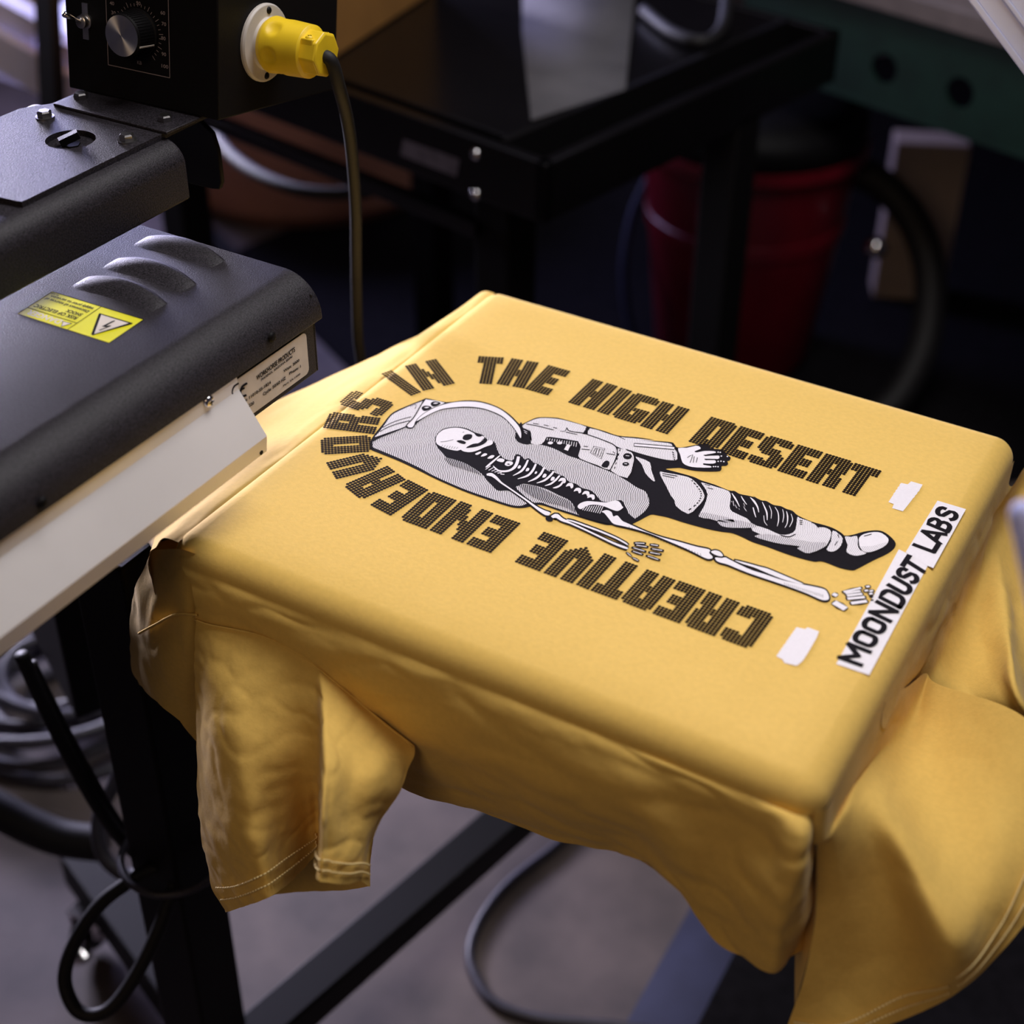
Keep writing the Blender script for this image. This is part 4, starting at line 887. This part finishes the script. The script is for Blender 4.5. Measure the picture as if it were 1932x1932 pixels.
tn = mt.node_tree.nodes.new('ShaderNodeTangent'); tn.direction_type = 'RADIAL'; tn.axis = 'Y'; mt.node_tree.links.new(tn.outputs[0], p.inputs['Tangent'])
mb = MB(); t = math.radians(-22); d = e1*math.cos(t)+e3*math.sin(t); mb.bar(kb+d*.0157-e2*.002, kb+d*.0154-e2*.0165, .0010, .0006, up=d); mb.build('pointer_line', 'labelw', kn)
# toggle switch
sc = BFc(163, 40); mb = MB()
mb.lathe(sc, -e2, [(.0056, 0), (.0056, .0018), (.0044, .0022), (.0044, .0060), (.0034, .0066)], 24)
mb.obox(sc-e1*.0026-e3*.0125, e1*.0052, e3*.025, -e2*.0012); tg = mb.build('toggle_switch', 'steel', cb)
mb = MB(); mb.lathe(sc-e2*.006, (-e2*.9+e3*.50-e1*.35), [(.0015, 0), (.0018, .009), (.0024, .0125), (.0020, .0138), (.0001, .0142)], 16); mb.build('toggle_lever', 'chrome', tg, smooth=True)
# power inlet
ic = BRc(497, 80); mb = MB(); mb.lathe(ic, e1, [(.0272, 0), (.0272, .0020), (.0262, .0034), (.0185, .0040), (.0175, .0060), (.0150, .0072), (.0150, .0040)], 48)
inl = mb.build('power_inlet', 'nylon', cb, smooth=False, mods=(('bevel', .0004),))
for s in (1, -1): screw(ic+e3*.0225*s+e2*.001*s+e1*.0034, e1, .0026, inl, 'black')
# ------------------------------------------------------------------ yellow plug and cord
plug = empty('power_cord', tuple(ic+e1*.008), 'black power cord with a yellow twist-lock plug hanging from the control box', 'cord')
P0 = ic+e1*.0042
mb = MB(); mb.lathe(P0, e1, [(.0150, 0), (.0172, .0015), (.0180, .006), (.0180, .018), (.0172, .030), (.0168, .036), (.0001, .0362)], 40)
me = mb.mesh('plug')
for v in me.vertices:
    q = v.co-P0; h = q.dot(e1); rad = q-e1*h
    if rad.length > .01:
        for k in range(6):
            t = 2*PI*k/6+.35; d = (e3*math.cos(t)+e2*math.sin(t)); g = (rad.normalized().dot(d)); dd = (max(0, 1-((1-g)/.05)))*max(0, 1-abs(h-.013)/.008)
            v.co -= rad.normalized()*.0025*min(1, dd)
pb = link('plug_body', me, 'yellow', plug, smooth=True)
# finer plug skin with finger dimples
bpy.data.objects.remove(pb); mb = MB(); N1, N2 = 72, 40; vs = []
for j in range(N2+1):
    h = .036*j/N2; r0 = (.0150+.003*min(1, h/.005) if h < .005 else .0180-(h-.005)*.04)*1.10
    for i in range(N1):
        t = 2*PI*i/N1; d = e3*math.cos(t)+e2*math.sin(t); r = r0
        for k in range(6):
            tk = 2*PI*k/6+.30; ang = abs((t-tk+PI) % (2*PI)-PI)*r0; dist = math.hypot(ang, (h-.0135)); r -= .0022*max(0, 1-(dist/.0062)**2)
        vs.append(P0+e1*h+d*r)
fs = [(j*N1+i, j*N1+(i+1) % N1, (j+1)*N1+(i+1) % N1, (j+1)*N1+i) for j in range(N2) for i in range(N1)]+[tuple(range(N1)), tuple(N2*N1+i for i in range(N1))]
mb.add(vs, fs); pb = mb.build('plug_body', 'yellow', plug, smooth=True)
mb = MB(); o = P0+e1*.034
mb.lathe(o, e1, [(.0158, 0), (.0160, .004), (.0160, .0135), (.0148, .0150), (.0001, .0151)], 8)
mb.obox(o+e1*.002-e2*.0135+e3*.004, e1*.010, e2*.027, e3*.0075)
cl = mb.build('cord_clamp', 'yellow', plug, mods=(('bevel', .001),))
for s in (-1, 1): screw(o+e1*.007+e2*.0098*s+e3*.0112, e3, .0032, cl, 'yellow')
ce = BRc(612, 132, 0); ce = P0+e1*.049-e3*.003
xc = ce.x+.012
cord = [P0+e1*.040-e3*.002, P0+e1*.052-e3*.003]
cord += [PX(640, 165, xc-.01), PX(655, 225, xc-.02), PX(664, 290, xc-.03), PX(671, 390, xc-.045), PX(672, 480, xc-.06), PX(673, 560, xc-.075), PX(678, 660, xc-.09)]
cord += [PD(700, 740, 1.42), PD(770, 850, 1.62), PD(900, 960, 1.9), PZ(1040, 1010, .012), PZ(1100, 980, .011)]
mb = MB(); mb.tube(cord, .0048, 14, sub=10); mb.build('cable', 'rubber', plug, smooth=True)
# ------------------------------------------------------------------ glass-topped table behind
TZ = .8
tA, tB, tC = PZ(650, 175, TZ), PZ(1030, 312, TZ), PZ(1560, 60, TZ)
ux = (tA-tB).normalized(); uy = Z.cross(ux)*-1; uy = uy if uy.dot(tC-tB) > 0 else -uy
LX, LY = .80, (tC-tB).length+.02
tbl = empty('exposure_table', tuple(V((tB.x, tB.y, 0))+ux*LX/2+uy*LY/2), 'large black steel table with a dark glass top behind the T-shirt', 'table')
def tp(a, b, z): return V((tB.x, tB.y, 0))+ux*a+uy*b+Z*z
def tbox(mb, a0, a1, b0, b1, z0, z1, mi=0): mb.obox(tp(a0, b0, z0), ux*(a1-a0), uy*(b1-b0), Z*(z1-z0), mi)
mb = MB(); tbox(mb, 0, LX, 0, .018, TZ-.075, TZ); tbox(mb, 0, .018, 0, LY, TZ-.075, TZ); tbox(mb, 0, LX, LY-.018, LY, TZ-.075, TZ); tbox(mb, LX-.018, LX, 0, LY, TZ-.075, TZ); tbox(mb, .018, LX-.018, .018, LY-.018, TZ-.06, TZ-.05)
fr = mb.build('table_frame', 'blackgloss', tbl, mods=(('bevel', .003),))
mb = MB(); tbox(mb, .085, LX-.03, .03, LY-.03, TZ-.012, TZ+.001); mb.build('glass_top', 'blackgloss', tbl, mods=(('bevel', .002),))
mb = MB(); tbox(mb, .075, .085, .018, LY-.018, TZ-.05, TZ+.003); mb.build('inner_rail', 'black', tbl)
for a, b in ((.075, .02), (.0, LY*.62), (LX-.07, .02), (LX-.07, LY-.09), (.0, LY-.06)):
    if (a, b) == (.0, LY-.06): continue
    mb = MB(); tbox(mb, a, a+.055, b, b+.055, .0055, TZ-.062); mb.build('table_leg', 'black', tbl, mods=(('bevel', .003),))
mb = MB(); tbox(mb, .12, LX-.06, .01, .03, TZ-.135, TZ-.115); mb.build('lower_rail', 'blackgloss', tbl, mods=(('bevel', .002),))
mb = MB(); P = [PZ(*q) for q in ((436, 480, 0), (655, 392, 0), (1250, 175, 0), (1932, 60, 0), (1990, 900, 0), (1200, 1010, 0), (760, 800, 0))]  # black mat spread wide so the shaded floor stays dark
P2 = [p+Z*.005 for p in P]; mb.poly([P2]); n_ = len(P)
for i in range(n_): mb.add([P[i], P[(i+1) % n_], P2[(i+1) % n_], P2[i]], [(0, 1, 2, 3)])
o = mb.build('shade_mat', 'mat'); tag(o, 'large black rubber mat spread to darken the shaded floor under the glass table and workbench', 'mat')
def onf(x, y, lift=.001): return PP(x, y, tB, uy)-uy*lift
q = [onf(762, 262), onf(868, 300), onf(862, 333), onf(756, 292)]
mb = MB(); mb.poly([q]); mb.build('name_plate', 'steel', tbl)
for x, y in ((898, 290), (898, 366)): screw(onf(x, y), -uy, .007, tbl, 'chrome', name='bolt_head')
sheet = MB(); sq = [PZ(x, y, TZ+.004) for x, y in ((1002, 226), (1180, 168), (1196, 8), (1205, -60), (985, -60), (985, 60))]  # flat grey sheet added in place of a reflection in the glass
sheet.poly([sq]); o = sheet.build('reflection_sheet', 'reflection', mods=(('solid', .001),)); tag(o, 'grey sheet standing in for a reflection in the dark glass table', 'sheet')
mb = MB(); bl_, br_ = PZ(560, 158, TZ+.002), PZ(822, -16, TZ+.002); d = br_-bl_; n = Z.cross(d).normalized()
mb.obox(bl_, d, n*.3, Z*.32); o = mb.build('cardboard_box', 'card', mods=(('bevel', .003),)); tag(o, 'orange-brown cardboard box on the glass table behind the yellow plug', 'box')
mb = MB(); mb.tube([PZ(1215, 20, TZ+.012), PZ(1270, 62, TZ+.012), PZ(1330, 78, TZ+.012), PZ(1365, 45, TZ+.012), PZ(1372, -30, TZ+.012)], .009, 10)
o = mb.build('coiled_strap', 'rubber', smooth=True); tag(o, 'dim grey strap curled on the far end of the glass table', 'strap')

# brown drum, floor things behind the dryer
dc = PZ(590, 330, 0); dr = .33
mb = MB(); mb.lathe((dc.x, dc.y, 0), Z, [(dr-.03, 0), (dr, .04), (dr+.01, .50), (dr-.02, .52), (.001, .52)], 48); o = mb.build('fibre_drum', 'drum', smooth=False, mods=(('bevel', .01),)); tag(o, 'big round brown drum on the floor beyond the dryer', 'drum')
def fcable(name, px, r, m, label, cat='cable', zs=None, group=None, n=12):
    mb = MB(); P = [PZ(x, y, (zs[i] if zs else r)) for i, (x, y) in enumerate(px)]; mb.tube(P, r, n); o = mb.build(name, m, smooth=True); return tag(o, label, cat, group)
fcable('cable', [(395, 235), (430, 285), (480, 325), (550, 355), (620, 366), (700, 362)], .010, 'rubber', 'thick black cable sagging across the brown drum', zs=[.56]*6)
fcable('floor_tube', [(250, 260), (320, 365), (378, 430), (450, 500)], .022, 'black', 'slanting black steel tube behind the back corner of the dryer', 'tube', zs=[.03]*4)

# red bin, hose, workbench
bc = PZ(1378, 668, 0); k = (bc-CAM).dot(FW)/FPX
mb = MB(); mb.lathe((bc.x, bc.y, .0055), Z, [(.135, 0), (.150, .03), (.196, .43), (.210, .44), (.210, .462), (.20, .463), (.001, .463)], 48); bn = mb.build('waste_bin', 'red', smooth=False); tag(bn, 'red plastic bin standing under the dark table edge', 'bin')
mb = MB(); mb.lathe((bc.x, bc.y, .463), Z, [(.208, 0), (.20, .05), (.14, .075), (.001, .08)], 40); mb.build('bin_shade_cap', 'black', bn, smooth=True)  # black dome added where table shadow hides the bin top
mb = MB(); mb.lathe((bc.x, bc.y, .29), Z, [(.181, 0), (.1835, .001), (.186, .028), (.1845, .029)], 48); mb.build('moulded_band', 'red', bn)
def dcable(name, pts, r, m, label, cat, n=14):
    mb = MB(); mb.tube([PD(*p) for p in pts], r, n); o = mb.build(name, m, smooth=True); return tag(o, label, cat)
D0 = (bc-CAM).dot(FW)-.25
dcable('vacuum_hose', [(1545, 330, D0), (1590, 318, D0), (1660, 345, D0), (1725, 420, D0), (1755, 520, D0), (1745, 640, D0), (1700, 740, D0), (1640, 800, D0)], .030, 'rubber', 'thick black hose arching beside the red bin', 'hose')
dcable('air_line', [(1228, 330, D0+.1), (1195, 400, D0+.1), (1178, 490, D0+.1), (1182, 580, D0+.1), (1205, 680, D0+.1)], .009, 'bluelit', 'thin dark blue air line left of the red bin', 'cable')
mb = MB(); pc2 = PD(1642, 462, D0-.05); mb.lathe(pc2, PD(1680, 480, D0)-pc2, [(.012, 0), (.018, .008), (.018, .03), (.012, .04)], 20); o = mb.build('hose_fitting', 'chrome', smooth=True); tag(o, 'small shiny metal fitting by the black hose', 'fitting')
bZ = .62; bL, bR = PZ(1500, 145, bZ), PZ(1932, 292, bZ); bd = (bR-bL).normalized(); bn_ = Z.cross(bd).normalized(); bn_ = bn_ if bn_.dot(CAM-bL) > 0 else -bn_
wb = empty('workbench', tuple(V((bL.x, bL.y, 0))), 'workbench with a perforated green steel beam and wooden top at upper right', 'workbench')
BH = .145; o0 = bL-bd*.12; LB = 1.7
def onb(x, y): p = PP(x, y, bL, bn_)-o0; return p.dot(bd), p.z
mb = MB(); outer = [(0, 0), (LB, 0), (LB, BH), (0, BH)]
c1, c2 = onb(1668, 126), onb(1810, 178); dlt = c2[0]-c1[0]; zc = (c1[1]+c2[1])/2
holes = [(c1[0]+dlt*k, zc) for k in range(0, 7)]
for off in (0, -.006):
    L = [[o0+bd*a+Z*b+bn_*off for a, b in outer]]
    for hx, hz in holes: L.append([o0+bd*(hx+.024*math.cos(-2*PI*t/24))+Z*(hz+.024*math.sin(-2*PI*t/24))+bn_*off for t in range(24)])
    mb.poly(L)
for hx, hz in holes:
    R1 = [o0+bd*(hx+.024*math.cos(2*PI*t/24))+Z*(hz+.024*math.sin(2*PI*t/24)) for t in range(24)]; b = len(mb.v); mb.v += R1+[p-bn_*.006 for p in R1]
    for t in range(24): mb.f.append([b+t, b+(t+1) % 24, b+24+(t+1) % 24, b+24+t]); mb.m.append(0)
mb.obox(o0-bn_*.05, bd*LB, bn_*.052, -Z*.006); mb.obox(o0-bn_*.05+Z*BH, bd*LB, bn_*.056, Z*.006); mb.build('perforated_beam', 'green', wb)
mb = MB(); mb.obox(o0-bn_*.75+Z*(BH+.008), bd*LB, bn_*.77, Z*.035); bt = mb.build('bench_top', 'board', wb, mods=(('bevel', .003),))
mb = MB(); mb.obox(o0-bn_*.75+Z*(BH+.0435)+bd*.15, bd*(LB-.15), bn_*.70, Z*.012); mb.build('top_panel', 'wood', wb)
mb = MB(); mb.obox(o0-bn_*.74+Z*.014, bd*LB, bn_*.01, Z*(bZ-.02)); mb.build('shade_panel', 'black', wb)  # black panel added for the shade under the bench
for a in (.68, 1.45):
    mb = MB(); q = o0+bd*a-bn_*.07; mb.obox(V((q.x, q.y, .0055)), bd*.30, bn_*.06, Z*(bZ-.006)); mb.build('bench_leg', 'black', wb)
mb = MB(); q = PD(1668, 420, D0+.35); q2 = PD(1802, 440, D0+.35); dd = (q2-q); dd.z = 0
mb.obox(V((q.x, q.y, .0055)), dd, Z.cross(dd).normalized()*.07, Z*(PD(1680, 232, D0+.35).z)); o = mb.build('beige_carton', 'beige', mods=(('bevel', .004),)); tag(o, 'beige carton standing under the green beam', 'box')

# clear plastic profile and blue handle close to the camera
mb = MB(); a, b = PD(1700, -170, .95), PD(2010, 245, .95); d = (b-a); a = a-d*1.5; d = d*4; n1 = (ray(1870, 60)).normalized(); sd = d.cross(n1).normalized(); sd = sd if sd.dot(RT) > 0 else -sd
mb.obox(a, d, sd*.004, n1*.012); mb.obox(a+sd*.004+n1*.002, d, sd*.012, n1*.006); mb.obox(a+sd*.016, d, sd*.003, n1*.012); mb.obox(a+sd*.019+n1*.002, d, sd*.03, n1*.005)
o = mb.build('plastic_profile', 'clear', mods=(('bevel', .0006),)); tag(o, 'clear ribbed plastic profile crossing the top right corner', 'profile')
mb = MB(); a, b = PD(1930, 962, .60), PD(2010, 1330, .60); mb.lathe(a, b-a, [(.0001, -.0042), (.003, -.0035), (.0055, -.001), (.0062, .003), (.0062, .30), (.0001, .3002)], 28)
o = mb.build('blue_handle', 'blue', smooth=True); tag(o, 'blurred pale blue rounded handle at the right edge beside the shirt', 'handle')

# ------------------------------------------------------------------ press stand, lower left
st = empty('press_stand', (-.35, -.12, 0), 'black square-tube stand with floor beam and casters under the shirt sleeve', 'stand')
mb = MB(); mb.box((-.374, -.155, .0), (-.320, -.100, .80)); mb.build('leg', 'black', st, mods=(('bevel', .003),))
a = PZ(520, 1932, .15); b = PZ(962, 1548, .15); d = (b-a).normalized()
mb = MB(); mb.bar(a-d*.14, b+d*.5, .045, .04); mb.build('crossbar', 'black', st, mods=(('bevel', .003),))
a, b = PZ(205, 1690, .08), PZ(395, 1950, .08); d = (b-a).normalized()
mb = MB(); mb.bar(a-d*.07, b+d*.12, .05, .05); mb.build('floor_beam', 'black', st, mods=(('bevel', .003),))
for (x, y) in ((172, 1752),):
    cpos = PZ(x, y, .035); mb = MB(); mb.lathe(cpos-V((.012, 0, 0)), X, [(.022, 0), (.026, .004), (.026, .020), (.022, .024)], 28); cw = mb.build('caster_wheel', 'black', st)
    mb = MB(); mb.lathe(cpos-V((.016, 0, 0)), X, [(.008, 0), (.008, .032)], 16); mb.obox(cpos+V((-.018, -.012, 0)), X*.003, Y*.024, Z*.032); mb.obox(cpos+V((.013, -.012, 0)), X*.003, Y*.024, Z*.032); mb.box(tuple(cpos+V((-.018, -.014, .030))), tuple(cpos+V((.016, .014, .034)))); mb.build('caster_fork', 'chrome', cw)
mb = MB(); cpos = PZ(150, 1800, .03); mb.lathe(cpos, Z, [(.016, 0), (.016, .01), (.008, .014), (.008, .03)], 20); mb.build('levelling_foot', 'chrome', st)

cz = .42; c0_, c1_, c2_ = PZ(145, 1359, cz), PZ(300, 1302, cz), PZ(62, 1235, cz)
mb = MB(); dd1 = (c1_-c0_).normalized()*.13; dd2 = (c2_-c0_).normalized(); dd2 = Z.cross(dd1).normalized(); dd2 = dd2 if dd2.dot(c2_-c0_) > 0 else -dd2
mb.obox(c0_, dd1, dd2*.16, Z*.30); o = mb.build('electrical_box', 'black', mods=(('bevel', .003),)); tag(o, 'black metal box hanging below the dryer strip at left', 'box')
mb = MB(); q = c0_+dd1*.3+dd2*.05; mb.bar(q+Z*.28, V((q.x-.02, q.y+.1, .9)), .05, .05); mb.build('hanger', 'black', o)
screw(PP(58, 1248, c2_, (c2_-c0_).normalized()), X-Y, .005, o, 'chrome')

# cables, lower left
hose_c = PZ(115, 1335, 0)
rng = random.Random(3)
for k in range(9):
    r = .062+.0145*k-(.01 if k % 3 == 0 else 0); z = .012+.013*((k*5) % 7)
    P = [V((hose_c.x+.02*math.sin(k*2.1)+r*1.0*math.cos(t*PI/7), hose_c.y+.02*math.cos(k*1.7)+r*.92*math.sin(t*PI/7), z+.006*math.sin(t+k))) for t in range(14)]
    mb = MB(); mb.tube(P, .0085, 12, sub=6, closed=True); o = mb.build('hose_loop', 'greyrubber', smooth=True)
    tag(o, 'loop of the grey hose coiled on the floor left of the stand', 'hose', 'hose loops on the floor at left')
def loopD(label, pts, r, m='greyrubber', cat='cable', name='cable'): return dcable(name, pts, r, m, label, cat)
loopD('dark cable hanging in a long loop in front of the floor beam', [(338, 1560, 1.30), (322, 1620, 1.30), (262, 1652, 1.30), (190, 1705, 1.30), (140, 1780, 1.30), (122, 1850, 1.30), (148, 1908, 1.30), (200, 1908, 1.30), (250, 1850, 1.30), (300, 1750, 1.30), (332, 1650, 1.30), (336, 1590, 1.30)], .0062, 'rubber')
loopD('grey cable looping down left of the black leg', [(305, 1290, 1.5), (262, 1380, 1.5), (215, 1480, 1.5), (186, 1545, 1.5), (196, 1615, 1.5), (245, 1652, 1.5), (300, 1628, 1.5), (328, 1575, 1.5)], .0072)
loopD('bundle of thin black cables slanting down below the dryer strip', [(40, 1235, 1.25), (78, 1320, 1.28), (130, 1425, 1.3), (190, 1530, 1.33), (245, 1600, 1.36), (300, 1640, 1.4)], .006, 'rubber')
loopD('thin black cable beside the cable bundle', [(60, 1250, 1.27), (115, 1360, 1.3), (175, 1470, 1.32), (230, 1560, 1.36), (292, 1622, 1.4)], .004, 'rubber')
loopD('dark hose running along the floor at far left', [(-60, 1500, 1.62), (0, 1530, 1.62), (60, 1560, 1.62), (120, 1582, 1.62), (200, 1592, 1.62)], .020, 'rubber', 'hose', 'hose')
loopD('short black cable end behind the leg', [(310, 1808, 1.55), (340, 1790, 1.55), (362, 1755, 1.55)], .006, 'rubber')
mb = MB(); mb.tube([V((-.347+.046*math.cos(t*PI/5), -.128+.046*math.sin(t*PI/5), .455)) for t in range(10)], .0035, 8, closed=True); o = mb.build('cable_tie', 'greyrubber', smooth=True); tag(o, 'grey cable wrapped round the black leg below the sleeve', 'cable')
fcable('floor_cable', [(1100, 1540), (1052, 1594), (965, 1662), (912, 1727), (887, 1791), (897, 1844), (935, 1893), (1022, 1923), (1173, 1937), (1300, 1960)], .0062, 'greyrubber', 'dark cable curving across the concrete floor under the shirt')

# rubber mat, lower right
m0, m1 = PZ(1290, 1735, 0), PZ(1180, 1932, 0); dm = (m1-m0).normalized(); nm_ = Z.cross(dm); q = PZ(1400, 1783, 0)-m0; nm_ = nm_ if nm_.dot(q) > 0 else -nm_
bw = abs(q.dot(nm_))
mt_ = empty('floor_mat', tuple(m0), 'dark rubber mat with blue skylight coloured into its sloping border on the floor at lower right', 'mat')
a = m0-dm*1.0
mb = MB(); mb.prism([(0, 0), (bw, .018), (bw, 0)], a, a+dm*1.7, nm_, Z); mb.build('mat_border', 'bluelit', mt_)
mb = MB(); mb.obox(a+nm_*bw, dm*1.7, nm_*.9, Z*.019); mb.build('mat_field', 'mat', mt_)

# metal rack parts, upper left
rk = empty('metal_rack', tuple(PZ(70, 200, 0)), 'metal frame rack in a pale window-lit colour with dark posts in the bright upper left corner', 'rack')
DR = 2.3
def rbar(mb, p, q, w_, h_): mb.bar(PD(*p), PD(*q), w_, h_)
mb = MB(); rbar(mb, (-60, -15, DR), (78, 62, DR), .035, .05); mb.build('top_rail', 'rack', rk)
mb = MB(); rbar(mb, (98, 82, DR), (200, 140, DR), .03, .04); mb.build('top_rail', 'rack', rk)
mb = MB(); mb.bar(PD(86, -60, DR-.1), PD(102, 260, DR-.1), .022, .03, up=(1, 0, 0)); mb.build('post', 'black', rk)
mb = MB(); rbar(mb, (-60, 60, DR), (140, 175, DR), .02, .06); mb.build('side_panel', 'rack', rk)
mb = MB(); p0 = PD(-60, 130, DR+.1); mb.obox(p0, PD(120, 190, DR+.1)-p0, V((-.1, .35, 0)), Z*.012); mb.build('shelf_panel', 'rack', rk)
mb = MB(); p0 = PD(-80, -120, DR+.5); mb.obox(p0, PD(62, -120, DR+.5)-p0, V((0, .05, 0)), -Z*.22); o = mb.build('carton', 'beige'); tag(o, 'pale carton behind the bright metal rail in the top left corner', 'box')
mb = MB(); p0 = PD(104, -120, DR+.5); mb.obox(p0, PD(330, -120, DR+.5)-p0, V((0, .05, 0)), -Z*.26); o = mb.build('dark_panel', 'black'); tag(o, 'dark panel behind the control box at top left', 'panel')
